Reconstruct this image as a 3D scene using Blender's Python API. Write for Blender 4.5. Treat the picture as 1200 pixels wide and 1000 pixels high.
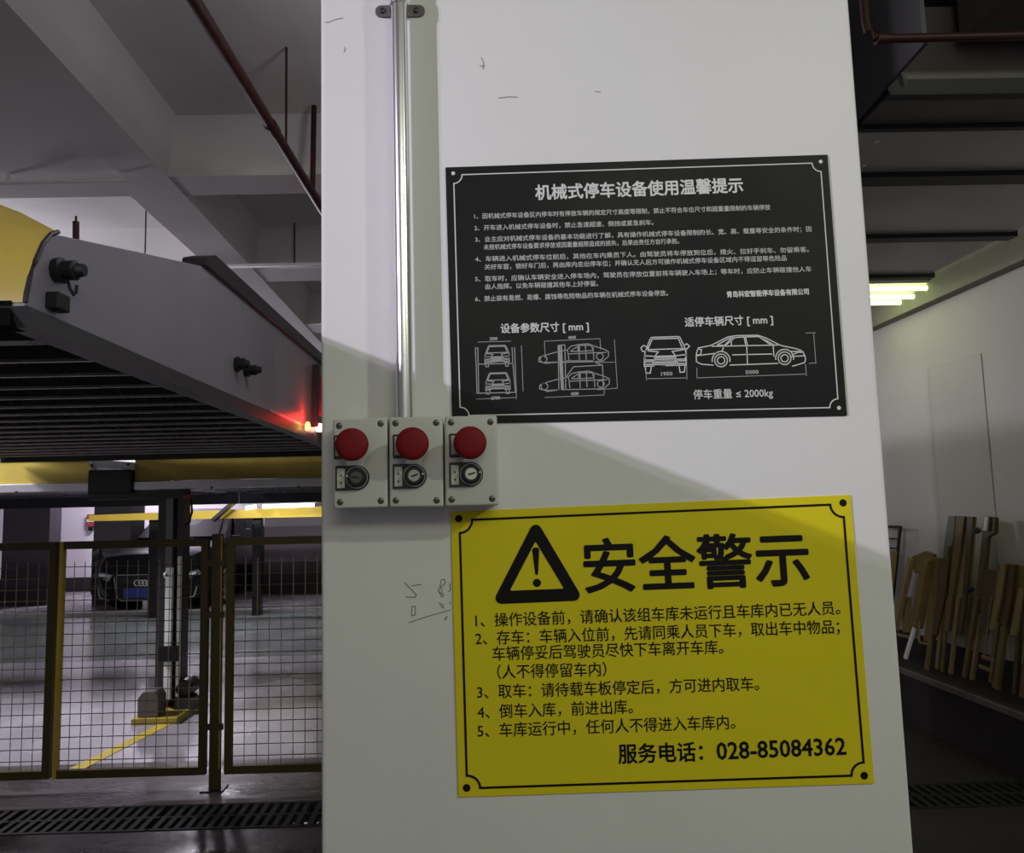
import bpy, bmesh, math, random
from mathutils import Vector, Matrix
random.seed(7)
sc = bpy.context.scene
C = sc.collection
for o in list(bpy.data.objects): bpy.data.objects.remove(o)
R_ = math.radians
PI = math.pi

# ------------------------------------------------------------ camera
EYE = Vector((0, 0, 1.6))
PITCH, ROLL, YAW, FPX, CX = .1034, .0227, .0159, 900.0, 566.0
cF = Vector((math.sin(YAW)*math.cos(PITCH), math.cos(YAW)*math.cos(PITCH), math.sin(PITCH)))
cR0 = Vector((math.cos(YAW), -math.sin(YAW), 0)); cU0 = cR0.cross(cF)
cR = cR0*math.cos(ROLL) - cU0*math.sin(ROLL); cU = cU0*math.cos(ROLL) + cR0*math.sin(ROLL)
cam_d = bpy.data.cameras.new('camera'); cam = bpy.data.objects.new('camera', cam_d); C.objects.link(cam)
cam_d.sensor_fit = 'HORIZONTAL'; cam_d.sensor_width = 36; cam_d.lens = 36*FPX/1200
cam_d.shift_x = (600-CX)/1200; cam_d.clip_start = .02; cam_d.clip_end = 100
m3 = Matrix((cR, cU, -cF)).transposed()
cam.matrix_world = Matrix.Translation(EYE) @ m3.to_4x4()
sc.camera = cam

# ------------------------------------------------------------ view, world, lights
sc.view_settings.view_transform = 'Standard'; sc.view_settings.look = 'None'
sc.view_settings.gamma = 1; sc.view_settings.use_curve_mapping = False
sc.view_settings.exposure = 0.0
w = bpy.data.worlds.new('world'); sc.world = w; w.use_nodes = True
w.node_tree.nodes['Background'].inputs[0].default_value = (.84, .81, .86, 1)
w.node_tree.nodes['Background'].inputs[1].default_value = .25

def point(name, loc, power, col, rad=.05):
    l = bpy.data.lights.new(name, 'POINT'); l.energy = power; l.color = col; l.shadow_soft_size = rad
    o = bpy.data.objects.new(name, l); o.location = loc; C.objects.link(o); return o
def area(name, loc, target, power, col, sx, sy, spread=180):
    l = bpy.data.lights.new(name, 'AREA'); l.shape = 'RECTANGLE'; l.size = sx; l.size_y = sy
    l.energy = power; l.color = col; l.spread = R_(spread)
    o = bpy.data.objects.new(name, l); o.location = loc; C.objects.link(o)
    o.rotation_euler = (Vector(target)-Vector(loc)).to_track_quat('-Z', 'Y').to_euler(); return o
area('light_aisle_violet', (-3.3, -1.2, 3.10), (.1, 1.1, 1.9), 11.5, (.88, .83, 1.0), .014, .014, 64)
area('light_aisle_violet_second', (-3.3, -1.02, 3.13), (.1, 1.1, 1.9), 3.3, (.88, .83, 1.0), .014, .014, 64)
area('light_aisle_white', (3.0, -1.1, 3.45), (.2, 1.1, 1.6), 10, (.93, 1.0, .78), .12, .12, 110)
area('light_aisle_soft', (.9, -2.6, 3.35), (.1, 1.1, 1.6), 26, (.96, 1.0, .76), 2.4, .7)
area('light_back_left', (-6.3, 15.2, 3.45), (-6.9, 16.6, 1.2), 120, (.93, .84, 1.0), 1.2, .3)
area('light_back_aisle', (-3.6, 11.6, 3.3), (-3.4, 8.4, 0), 150, (.92, .88, 1.0), 1.6, .3)
area('light_left_floor', (-5.4, 5.6, 3.3), (-3.4, 7.2, 0), 230, (.92, .88, 1.0), 1.2, .2)
point('fill_behind_pillar', (-.1, 2.9, 3.2), 9, (.97, .94, 1.0), .12)  # added fill out of sight, lifts the ceiling and the platform side
area('light_right_tubes', (2.7, 5.75, 3.08), (3.4, 5.0, 1.2), 3, (.90, 1.0, .55), 1.0, .6)
point('light_right_near', (3.0, 3.6, 2.75), .7, (.90, 1.0, .62), .1)

# ------------------------------------------------------------ pixel -> place helpers (real planes of the garage)
def ray(px, py): return cR*((px-CX)/FPX) - cU*((py-500)/FPX) + cF
def at(px, py, Y):
    d = ray(px, py); return EYE + d*(Y/d.y)
def atZ(px, py, z):
    d = ray(px, py); return EYE + d*((z-1.6)/d.z)
def atX(px, py, x):
    d = ray(px, py); return EYE + d*(x/d.x)

# ------------------------------------------------------------ materials
MATS = {}
def mat(name, col, rough=.5, metal=0, var=0, vscale=5, bump=0, bscale=60, emit=None, estr=0, stretch=None, rvar=0, spec=None, coat=0):
    if name in MATS: return MATS[name]
    m = bpy.data.materials.new(name); m.use_nodes = True; nt = m.node_tree; N = nt.nodes; L = nt.links
    b = N['Principled BSDF']; c4 = (*col, 1)
    b.inputs['Base Color'].default_value = c4; b.inputs['Roughness'].default_value = rough; b.inputs['Metallic'].default_value = metal
    if spec is not None: b.inputs['Specular IOR Level'].default_value = spec
    if coat: b.inputs['Coat Weight'].default_value = coat
    tc = N.new('ShaderNodeTexCoord'); mp = N.new('ShaderNodeMapping'); L.new(tc.outputs['Object'], mp.inputs[0])
    if stretch: mp.inputs['Scale'].default_value = stretch
    n = N.new('ShaderNodeTexNoise'); n.inputs['Scale'].default_value = vscale; n.inputs['Detail'].default_value = 5; L.new(mp.outputs[0], n.inputs[0])
    if not var: var = .06
    mr = N.new('ShaderNodeMapRange'); mr.inputs[1].default_value = .3; mr.inputs[2].default_value = .7
    mr.inputs[3].default_value = 1-var; mr.inputs[4].default_value = 1+var*.6; L.new(n.outputs[0], mr.inputs[0])
    mx = N.new('ShaderNodeVectorMath'); mx.operation = 'SCALE'; mx.inputs[0].default_value = col; L.new(mr.outputs[0], mx.inputs[3])
    L.new(mx.outputs[0], b.inputs['Base Color'])
    if rvar:
        r2 = N.new('ShaderNodeMapRange'); r2.inputs[1].default_value = .35; r2.inputs[2].default_value = .65
        r2.inputs[3].default_value = max(0, rough-rvar); r2.inputs[4].default_value = min(1, rough+rvar)
        L.new(n.outputs[0], r2.inputs[0]); L.new(r2.outputs[0], b.inputs['Roughness'])
    if bump:
        n2 = N.new('ShaderNodeTexNoise'); n2.inputs['Scale'].default_value = bscale; n2.inputs['Detail'].default_value = 4; L.new(mp.outputs[0], n2.inputs[0])
        bp = N.new('ShaderNodeBump'); bp.inputs['Strength'].default_value = bump; bp.inputs['Distance'].default_value = .01
        L.new(n2.outputs[0], bp.inputs['Height']); L.new(bp.outputs[0], b.inputs['Normal'])
    if emit:
        b.inputs['Emission Color'].default_value = (*emit, 1); b.inputs['Emission Strength'].default_value = estr
    MATS[name] = m; return m
plaster = mat('white_plaster', (.70, .69, .70), .62, var=.035, vscale=2.5, bump=.12, bscale=14)
ceilm = mat('grey_plaster_ceiling', (.68, .66, .65), .85, var=.10, vscale=1.3, bump=.08, bscale=9)
wallm = mat('white_back_wall', (.72, .69, .74), .8, var=.05, vscale=1)
wallr = mat('grey_white_side_wall', (.55, .53, .52), .75, var=.07, vscale=.9, bump=.2, bscale=8)
dado = mat('black_wall_base', (.022, .02, .022), .6, var=.15)
concrete = mat('dark_concrete', (.11, .10, .10), .75, var=.2, vscale=3, bump=.3, bscale=30)
colpaint = mat('mauve_column_paint', (.05, .043, .052), .7, var=.1, vscale=2)
grey_epoxy = mat('grey_epoxy_floor', (.34, .33, .35), .22, var=.14, vscale=1.6, rvar=.08, bump=.05, bscale=6)
green_epoxy = mat('green_grey_epoxy_floor', (.15, .17, .16), .2, var=.12, vscale=1.6, rvar=.06)
near_floor = mat('dark_screed_floor', (.10, .085, .08), .33, var=.5, vscale=2.2, rvar=.18, bump=.3, bscale=25, stretch=(1, 2.2, 1))
right_floor = mat('black_brown_floor', (.035, .030, .029), .65, var=.25, vscale=3, bump=.2)
white_line = mat('white_floor_paint', (.62, .62, .62), .4, var=.1)
yellow_line = mat('yellow_floor_paint', (.62, .48, .08), .4, var=.2, vscale=9)
lift_grey = mat('grey_painted_steel', (.34, .335, .37), .42, var=.10, vscale=2.2, rvar=.08, spec=.4)
lift_dark = mat('dark_painted_steel', (.035, .033, .036), .38, var=.15)
galv_dark = mat('dark_galvanised_deck', (.10, .095, .10), .28, metal=.7, var=.2, vscale=6, rvar=.08)
deck_edge = mat('worn_galvanised_edge', (.5, .48, .5), .35, metal=.8, var=.2)
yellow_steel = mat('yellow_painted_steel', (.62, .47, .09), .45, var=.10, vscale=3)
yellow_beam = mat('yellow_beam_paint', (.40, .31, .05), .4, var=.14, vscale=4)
bright_yellow = mat('lit_yellow_beam', (.85, .62, .06), .45, var=.06)  # far beam: its lit look put into a brighter yellow
silver = mat('zinc_steel', (.62, .62, .64), .3, metal=.75, var=.08)
black_rubber = mat('black_rubber', (.012, .012, .013), .55)
black_plastic = mat('black_plastic', (.010, .010, .011), .3)
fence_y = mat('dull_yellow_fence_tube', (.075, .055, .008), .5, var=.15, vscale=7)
fence_lit = mat('lit_yellow_fence_tube', (.70, .50, .04), .4, var=.12)  # fence yellow where the tube is lit, light put into the colour
wire_m = mat('fence_wire_steel', (.16, .13, .08), .4, metal=.4, var=.15)
wire_t = mat('fence_wire_tan', (.45, .35, .22), .4, metal=.3, var=.15)
redpipe = mat('dark_red_pipe_paint', (.040, .010, .011), .5, spec=.3, var=.15)
duct = mat('galvanised_duct', (.52, .51, .50), .42, metal=.35, var=.12, vscale=1.8, rvar=.1, bump=.15, bscale=2.5)
duct_dark = mat('black_duct_flange', (.012, .012, .013), .5)
chrome = mat('polished_conduit', (.85, .85, .87), .24, metal=1, var=.03)
steel_pole = mat('dark_steel_column', (.045, .043, .046), .3, metal=.3, var=.12)
brightrail = mat('bright_steel_rail', (.88, .90, .84), .4, metal=.0, var=.05)
box_grey = mat('light_grey_plastic', (.56, .56, .54), .45, var=.04, vscale=20)
redbtn = mat('red_button_plastic', (.20, .008, .014), .6, spec=.2, var=.06, vscale=30)
sign_blk = mat('black_sign_sheet', (.0062, .0056, .0080), .5, var=.45, vscale=4, rvar=.1, spec=.2)
sign_yel = mat('yellow_sign_sheet', (.72, .605, .016), .6, spec=.15, var=.05, vscale=5)
ink_w = mat('white_sign_ink', (.62, .62, .62), .5)
ink_g = mat('grey_sign_ink', (.33, .33, .34), .5)
ink_d = mat('dim_sign_ink', (.16, .16, .165), .5)
ink_k = mat('black_sign_ink', (.007, .006, .007), .6, spec=.15)
pencil = mat('grey_marker_line', (.16, .155, .14), .8)
wood = mat('varnished_wood', (.165, .112, .030), .5, var=.22, vscale=10, stretch=(6, 6, .7))
wood2 = mat('pale_wood', (.28, .205, .085), .5, var=.2, vscale=10, stretch=(6, 6, .7))
wood3 = mat('brown_wood', (.085, .056, .014), .5, var=.25, vscale=10, stretch=(6, 6, .7))
grate_m = mat('black_iron_grate', (.018, .017, .018), .75, metal=0, var=.2)
void_m = mat('drain_trench_black', (.006, .006, .006), .8)
tube_em = mat('lit_fluorescent_tube', (.9, .95, .6), .4, emit=(.86, 1.0, .42), estr=2.6)
tube_wh = mat('lit_white_tube', (.95, .95, 1), .4, emit=(.96, .93, 1.0), estr=6)
red_em = mat('lit_red_lamp', (.9, .1, .05), .4, emit=(1, .06, .02), estr=14)
white_em = mat('lit_red_lamp_core', (.9, .5, .4), .4, emit=(1, .45, .30), estr=12)
amber_em = mat('lit_amber_lamp', (.9, .5, .1), .4, emit=(1, .40, .08), estr=6)
carpaint = mat('black_car_paint', (.006, .0065, .009), .3, var=.1, spec=.3)
carglass = mat('dark_car_glass', (.008, .009, .011), .5, var=.1, spec=.15)
platebl = mat('blue_number_plate', (.045, .07, .34), .4)
red_sign_m = mat('red_fire_sign', (.42, .05, .05), .5)
white_p = mat('white_paint', (.75, .75, .75), .45)
blk_stripe = mat('black_guard_rubber', (.012, .012, .012), .6)
yel_stripe = mat('yellow_guard_stripe', (.09, .085, .06), .5)

# ------------------------------------------------------------ mesh helpers
class MB:
    def __init__(s): s.v = []; s.f = []
    def add(s, vs, fs):
        n = len(s.v); s.v += [tuple(p) for p in vs]; s.f += [tuple(n+i for i in f) for f in fs]; return s
    def box(s, x0, x1, y0, y1, z0, z1):
        vs = [(x, y, z) for z in (z0, z1) for y in (y0, y1) for x in (x0, x1)]
        return s.add(vs, [(0, 2, 3, 1), (4, 5, 7, 6), (0, 1, 5, 4), (2, 6, 7, 3), (0, 4, 6, 2), (1, 3, 7, 5)])
    def bar(s, a, b, wx, wy=None, up=(0, 0, 1)):
        a = Vector(a); b = Vector(b); d = (b-a).normalized(); wy = wy or wx
        u = Vector(up)
        if abs(d.dot(u)) > .95: u = Vector((0, 1, 0))
        x = d.cross(u).normalized()*wx/2; y = x.cross(d).normalized()*wy/2
        vs = [p+i*x+j*y for p in (a, b) for i, j in ((-1, -1), (1, -1), (1, 1), (-1, 1))]
        return s.add(vs, [(3, 2, 1, 0), (4, 5, 6, 7), (0, 1, 5, 4), (1, 2, 6, 5), (2, 3, 7, 6), (3, 0, 4, 7)])
    def tube(s, pts, r, n=12, r2=None):
        pts = [Vector(p) for p in pts]; rings = []
        for i, p in enumerate(pts):
            d = (pts[min(i+1, len(pts)-1)]-pts[max(i-1, 0)]).normalized()
            u = Vector((0, 0, 1)) if abs(d.z) < .9 else Vector((0, 1, 0))
            x = d.cross(u).normalized(); y = x.cross(d).normalized()
            rr = r if r2 is None else r+(r2-r)*i/(len(pts)-1)
            rings += [p+x*rr*math.cos(2*PI*k/n)+y*rr*math.sin(2*PI*k/n) for k in range(n)]
        fs = []
        for i in range(len(pts)-1):
            for k in range(n):
                a = i*n+k; b = i*n+(k+1) % n; fs.append((a, b, b+n, a+n))
        fs.append(tuple(reversed(range(n)))); L0 = (len(pts)-1)*n; fs.append(tuple(range(L0, L0+n)))
        return s.add(rings, fs)
    def lathe(s, c, axis, prof, n=28):
        # prof: list of (distance along axis, radius)
        c = Vector(c); d = Vector(axis).normalized(); u = Vector((0, 0, 1)) if abs(d.z) < .9 else Vector((0, 1, 0))
        x = d.cross(u).normalized(); y = x.cross(d).normalized(); rings = []
        for t, r in prof: rings += [c+d*t+x*r*math.cos(2*PI*k/n)+y*r*math.sin(2*PI*k/n) for k in range(n)]
        fs = []
        for i in range(len(prof)-1):
            for k in range(n):
                a = i*n+k; b = i*n+(k+1) % n; fs.append((a, b, b+n, a+n))
        fs.append(tuple(reversed(range(n)))); L0 = (len(prof)-1)*n; fs.append(tuple(range(L0, L0+n)))
        return s.add(rings, fs)
    def prism(s, poly, off):
        # planar polygon (3-D points) pushed along off
        n = len(poly); a = [Vector(p) for p in poly]; b = [p+Vector(off) for p in a]
        return s.add(a+b, [tuple(range(n)), tuple(reversed(range(n, 2*n)))] + [(i, i+n, (i+1) % n+n, (i+1) % n) for i in range(n)])
    def build(s, name, m, parent=None, smooth=False, bevel=0, origin=None, seg=2):
        me = bpy.data.meshes.new(name)
        o = Vector(origin) if origin is not None else None
        if o is None:
            xs = [Vector(p) for p in s.v]; mn = Vector([min(p[i] for p in xs) for i in range(3)]); mx_ = Vector([max(p[i] for p in xs) for i in range(3)])
            o = Vector(((mn.x+mx_.x)/2, (mn.y+mx_.y)/2, mn.z))
        me.from_pydata([tuple(Vector(p)-o) for p in s.v], [], s.f)
        bm = bmesh.new(); bm.from_mesh(me); bmesh.ops.recalc_face_normals(bm, faces=bm.faces)
        if bevel: bmesh.ops.bevel(bm, geom=[e for e in bm.edges if len(e.link_faces) == 2 and e.calc_face_angle(0) > .5], offset=bevel, segments=seg, affect='EDGES', profile=.6)
        bm.to_mesh(me); bm.free()
        if smooth:
            for p in me.polygons: p.use_smooth = True
            try: me.set_sharp_from_angle(angle=R_(40))
            except Exception: pass
        me.materials.append(m)
        ob = bpy.data.objects.new(name, me); C.objects.link(ob); ob.location = o
        if parent: ob.parent = parent; ob.location = o - root_loc(parent)
        return ob
def root_loc(p):
    v = Vector((0, 0, 0))
    while p: v += p.location; p = p.parent
    return v
def tag(o, label, cat, group=None):
    o['label'] = label; o['category'] = cat
    if group: o['group'] = group
    return o
def thing(name, label, cat, loc=(0, 0, 0), group=None):
    o = bpy.data.objects.new(name, None); C.objects.link(o); o.location = loc; o.empty_display_size = .1
    return tag(o, label, cat, group)
def struct(o): o['kind'] = 'structure'; return o
def copy_tree(o, delta=None, parent=None):
    c = o.copy(); C.objects.link(c); c.parent = parent
    if delta is not None: c.location = o.location + Vector(delta)
    for ch in list(o.children): copy_tree(ch, None, c)
    return c

# ------------------------------------------------------------ setting
# floor in painted zones
CEIL, SLAB = 3.6, 3.95
fl = struct(MB().box(-11, 3.06, 5.2, 17.2, -.1, 0).build('floor', grey_epoxy))
z1 = MB().box(-11, 3.06, 8.75, 12.55, 0, .002).build('painted_lane', green_epoxy, fl)
MB().prism([(-11, 12.9, .0), (3.06, 12.0, .0), (3.06, 12.15, .0), (-11, 13.1, .0)], (0, 0, .05)).build('kerb', white_line, fl)
MB().prism([(-2.32, 6.75, .0), (-2.62, 4.95, .0), (-2.52, 4.95, .0), (-2.22, 6.75, .0)], (0, 0, .003)).build('yellow_marking', yellow_line, fl)
MB().box(-11, -.25, 4.45, 5.2, -.1, 0).build('screed_strip', near_floor, fl)
MB().box(-11, .2, -3, 4.10, -.1, 0).build('aisle_screed', mat('dark_aisle_screed', (.045, .037, .037), .3, var=.5, vscale=3, rvar=.15, bump=.3, bscale=20), fl)  # darker screed on the near side of the drain
MB().box(.2, 6, -3, 4.10, -.1, 0).build('aisle_screed', right_floor, fl)
MB().box(-.25, 3.06, 4.45, 5.2, -.1, 0).build('screed_strip', right_floor, fl)
MB().box(-11, 6, 4.10, 4.45, -.35, -.12).build('drain_trench', void_m, fl)
MB().box(.45, 3.06, 5.2, 17, 0, .003).build('dark_floor_strip', right_floor, fl)
# ceiling: slab plus grid of downstand beams
struct(MB().box(-11, 6, -3, 17.2, SLAB, SLAB+.15).build('ceiling', ceilm))
def beam(x0, x1, y0, y1, zb=CEIL):
    h = .07
    b = MB(); b.add([(x0, y0, zb), (x1, y0, zb), (x1, y1, zb), (x0, y1, zb), (x0-h, y0-h, SLAB), (x1+h, y0-h, SLAB), (x1+h, y1+h, SLAB), (x0-h, y1+h, SLAB)],
          [(0, 1, 2, 3), (4, 5, 6, 7), (0, 1, 5, 4), (1, 2, 6, 5), (2, 3, 7, 6), (3, 0, 4, 7)])
    return b
k = 1
for x0, x1, y0, y1 in ((-3.25, -1.78, -3, 4.6), (-2.12, -1.78, 4.6, 17), (.1, .6, -3, 17), (-6.6, -5.5, -3, 17)):
    struct(beam(x0, x1, y0, y1).build('trim_%d' % k, ceilm)); k += 1
for y0, y1 in ((1.2, 1.5), (4.44, 4.72), (6.25, 6.6), (8.2, 8.6), (10.6, 11.0), (13.2, 13.6)):
    struct(beam(-11, 6, y0, y1, CEIL+.004).build('trim_%d' % k, ceilm)); k += 1
# drop panel (capital) seen beyond the lift
# walls
wl = struct(MB().box(-11, 6, 16.6, 16.9, 0, SLAB).build('wall_back', wallm))
MB().box(-11, 6, 16.55, 16.6, 0, .28).build('base_band', dado, wl)
# right part of back area: a nearer wall, the shadow there put into its colour
mauve = mat('shaded_mauve_wall', (.22, .19, .21), .8, var=.08, vscale=1)
wi = struct(MB().box(-4.05, 3.06, 15.1, 15.3, 0, 1.30).build('wall_inner', mauve))
MB().box(-4.05, 3.06, 15.05, 15.1, 0, .62).build('base_band', dado, wi)
MB().box(-4.05, 3.06, 15.1, 15.3, 1.30, 2.4).build('upper_band', mat('grey_upper_wall', (.36, .34, .35), .8), wi)
struct(MB().box(-11.1, -11, -3, 17, 0, SLAB).build('wall_left', wallm))
# right side wall, ledge
wr = struct(MB().box(3.45, 3.6, -3, 16.6, 0, SLAB).build('wall_right', wallr))
lg = struct(MB().box(3.06, 3.449, 1.0, 16.6, 0, .345).build('trim_20', right_floor))
MB().box(3.03, 3.449, 1.0, 16.6, .345, .38).build('ledge_top', mat('brown_black_base', (.03, .022, .024), .7), lg)
MB().box(3.015, 3.045, 1.0, 16.6, .352, .386).build('ledge_edge', mat('worn_ledge_cement', (.16, .145, .14), .7, var=.3, vscale=6), lg)
MB().box(3.435, 3.45, 1.0, 16.6, .38, .53).build('base_band', mat('brown_black_base', (.03, .022, .024), .7), wr)
MB().box(3.36, 3.45, -3, 16.6, 3.01, SLAB).build('wall_beam', mat('olive_grey_beam', (.24, .24, .18), .75, var=.08), wr)
MB().box(3.444, 3.45, 5.05, 5.66, .53, 2.55).build('wall_panel', wallr, wr, bevel=.006)

# the white pillar in front
PF = 1.125
pl = struct(MB().box(-.22, .609, PF, 1.96, 0, SLAB).build('white_pillar', plaster, bevel=.006, seg=3))

# far columns
c1 = struct(MB().box(*sorted((at(2, 650, 14.2).x, at(57, 650, 14.2).x)), 14.2, 14.6, .3, SLAB).build('mauve_column', colpaint))
MB().box(*sorted((at(2, 650, 14.2).x, at(57, 650, 14.2).x)), 14.17, 14.6, 0, .3).build('base_band', dado, c1)
c2x0, c2x1 = at(109, 650, 14.0).x, at(152, 650, 14.0).x
c2 = struct(MB().box(c2x0, c2x1, 14.0, 14.6, 0, 2.0).build('grey_column', mat('shaded_column_grey', (.06, .057, .055), .7)))  # colour darkened to stand for the diagonal shade beside the guard
# black and pale striped guard on the column corner
gx0, gx1 = at(108, 650, 13.95).x, at(117, 650, 13.95).x
g = thing('corner_guard', 'black and yellow striped corner guard on grey column beside the car', 'corner guard', ((gx0+gx1)/2, 13.97, .2))
MB().box(gx0, gx1, 13.94, 13.995, .2, 1.0).build('guard_strip', blk_stripe, g)
for i in range(4):
    z = .26+i*.2
    MB().prism([(gx0, 13.935, z), (gx1, 13.935, z+.07), (gx1, 13.935, z+.15), (gx0, 13.935, z+.08)], (0, .004, 0)).build('stripe', yel_stripe, g)

# ------------------------------------------------------------ flat print helpers on the pillar face
def ribbon(pts, wpx, Y, m, name, parent, closed=False, px=True, multi=False):
    """printed line(s): list(s) of picture points on the plane Y, drawn as thin flat strips"""
    lines = pts if multi else [pts]
    mb = MB(); hw = wpx/FPX*Y/2
    for ln in lines:
        P = [at(a, b, Y) for a, b in ln] if px else [Vector(p) for p in ln]
        if closed: P = P+[P[0]]
        n = len(P); L_ = []; R2 = []
        for i in range(n):
            d1 = (P[i]-P[i-1]) if i > 0 else ((P[0]-P[-2]) if closed else P[1]-P[0])
            d2 = (P[i+1]-P[i]) if i < n-1 else ((P[1]-P[0]) if closed else P[-1]-P[-2])
            d1 = Vector((d1.x, d1.z)); d2 = Vector((d2.x, d2.z))
            if d1.length < 1e-7: d1 = d2
            if d2.length < 1e-7: d2 = d1
            d1 = d1.normalized(); d2 = d2.normalized()
            n1 = Vector((-d1.y, d1.x)); n2 = Vector((-d2.y, d2.x)); nn = n1+n2
            if nn.length < .3: nn = n1
            nn = nn.normalized(); s = min(2.0, 1/max(.3, nn.dot(n1)))
            o2 = nn*hw*s
            L_.append(P[i]+Vector((o2.x, 0, o2.y))); R2.append(P[i]-Vector((o2.x, 0, o2.y)))
        mb.add(L_+R2, [(i, i+1, n+i+1, n+i) for i in range(n-1)])
    return mb.build(name, m, parent)
def disc(px, py, rpx, Y, m, name, parent, n=16):
    c = at(px, py, Y); r = rpx/FPX*Y
    return MB().add([c+Vector((r*math.cos(2*PI*k/n), 0, r*math.sin(2*PI*k/n))) for k in range(n)], [tuple(range(n))]).build(name, m, parent)
def text(body, p0, p1, h, Y, m, parent, bold=0., name='lettering'):
    """lettering whose ink spans the picture points p0..p1 along its foot; h = em height in pixels"""
    cu = bpy.data.curves.new('t', 'FONT'); cu.body = body; cu.size = 1; cu.resolution_u = 2
    to = bpy.data.objects.new('t', cu); C.objects.link(to)
    dg = bpy.context.evaluated_depsgraph_get(); dg.update(); me = to.evaluated_get(dg).to_mesh()
    vs = [v.co.copy() for v in me.vertices]; fs = [tuple(p.vertices) for p in me.polygons]
    bpy.data.objects.remove(to); bpy.data.curves.remove(cu)
    x0 = min(v.x for v in vs); x1 = max(v.x for v in vs)
    A = at(*p0, Y); B = at(*p1, Y); d = B-A; up = Vector((-d.z, 0, d.x)).normalized()*h/FPX*Y
    mb = MB(); k = 0; em = up.length
    shifts = [(0, 0)] if not bold else [(0, 0)]+[(math.cos(2*PI*j/8), math.sin(2*PI*j/8)) for j in range(8)]
    for sx, sz in shifts:       # heavier strokes: the same letter laid down slightly shifted, like thick ink
        off = Vector((sx*bold*em, -k*4e-6, sz*bold*em)); k += 1
        mb.add([A+d*((v.x-x0)/(x1-x0))+up*(v.y+.11)+off for v in vs], fs)
    me2 = bpy.data.meshes.new(name); o = A
    me2.from_pydata([tuple(Vector(p)-o) for p in mb.v], [], mb.f); me2.materials.append(m)
    ob = bpy.data.objects.new(name, me2); C.objects.link(ob); ob.parent = parent; ob.location = o-root_loc(parent)
    return ob
def sheet(corners, Yb, th, m, parent, name='sheet', n=8):
    """thin sheet from four corner points TL,TR,BR,BL, lying on the pillar"""
    TL, TR, BR, BL = [at(a, b, Yb-th) for a, b in corners]
    return MB().prism([TL, TR, BR, BL], (0, th-.0005, 0)).build(name, m, parent, bevel=.0006, seg=1)
def quad(corners, u, v, size):
    (ax, ay), (bx, by), (cx_, cy), (dx, dy) = corners; W, H = size; s, t = u/W, v/H
    return ((ax*(1-s)+bx*s)*(1-t)+(dx*(1-s)+cx_*s)*t, (ay*(1-s)+by*s)*(1-t)+(dy*(1-s)+cy*s)*t)
def frame_line(corners, size, ins, rad, wpx, Y, m, parent):
    W, H = size; pts = []
    for (cx_, cy, a0) in ((ins, ins, 90), (W-ins, ins, 180), (W-ins, H-ins, 270), (ins, H-ins, 0)):
        # concave quarter arcs round each corner hole
        for i in range(9):
            a = R_(a0 - 90*i/8); pts.append(quad(corners, cx_+rad*math.cos(a), cy+rad*math.sin(a), size))
    return ribbon(pts, wpx, Y, m, 'border_line', parent, closed=True)

YS = PF-.003   # printed faces
# ---- black notice
KB = ((522, 196), (970, 181), (993, 487), (530, 497)); KS = (456, 303)
c0 = at(757, 340, PF)
bs = thing('notice_sign', 'black notice sheet with white Chinese lettering and outline car drawings, on the white pillar', 'sign', c0)
sheet(KB, PF, .0028, sign_blk, bs)
Y1 = PF-.0034
frame_line(KB, KS, 9.5, 10, 1.4, Y1, ink_w, bs)
for u, v in ((9, 7.5), (KS[0]-9, 8), (KS[0]-9, KS[1]-9)): disc(*quad(KB, u, v, KS), 2.4, Y1, ink_w, 'corner_dot', bs)
text('机械式停车设备使用温馨提示', (628, 235), (871, 226), 20.5, Y1, ink_w, bs, .024, 'title_lettering')
small = [
 ('1、因机械式停车设备区内停车时有停放车辆的规定尺寸高度等限制，禁止不符合车位尺寸和超重量限制的车辆停放', (556, 257), (903, 246.2)),
 ('2、开车进入机械式停车设备时，禁止急速超速、倒挡或紧急刹车。', (556, 270.7), (766, 264)),
 ('3、业主应对机械式停车设备的基本功能进行了解，具有操作机械式停车设备限制的长、宽、高、载重等安全的条件时；因', (557, 284.2), (951, 271.7)),
 ('未按机械式停车设备要求停放或因重量超限造成的损失，后果由责任方自行承担。', (567, 293.2), (796, 285.9)),
 ('4、车辆进入机械式停车位前后，其他在车内乘员下人。由驾驶员将车停放到位后，熄火、拉好手刹车、勿留乘客。', (557, 307.2), (948, 295.7)),
 ('关好车窗，锁好车门后，再由库内走出停车位；并确认无人后方可操作机械式停车设备区域内不得逗留等危险品', (568, 316.5), (922, 305.8)),
 ('5、取车时，应确认车辆安全进入停车场内，驾驶员在停放位置前将车辆驶入车场上；等车时，应防止车辆碰撞他人车', (557, 330.5), (951, 318.7)),
 ('由人指挥。以免车辆碰撞其他车上好停留。', (569, 339.5), (701, 335.7)),
 ('6、禁止装有易燃、易爆、腐蚀等危险物品的车辆在机械式停车设备停放。', (557, 353.9), (783, 346.8)),
]
for s, a, b in small: text(s, a, b, 7.4, Y1, mat('soft_white_ink', (.48, .48, .48), .5), bs, .012)
text('青岛科宏智能停车设备有限公司', (852, 349), (948, 345.5), 8.2, Y1, ink_w, bs, .03)
text('设备参数尺寸 [ mm ]', (587, 391), (690, 388), 12.5, Y1, ink_w, bs, .02)
text('适停车辆尺寸 [ mm ]', (803, 383.5), (906, 380), 12.5, Y1, ink_w, bs, .02)
text('停车重量 ≤ 2000kg', (813, 468.5), (906, 466), 12.5, Y1, ink_w, bs, .01)
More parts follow.
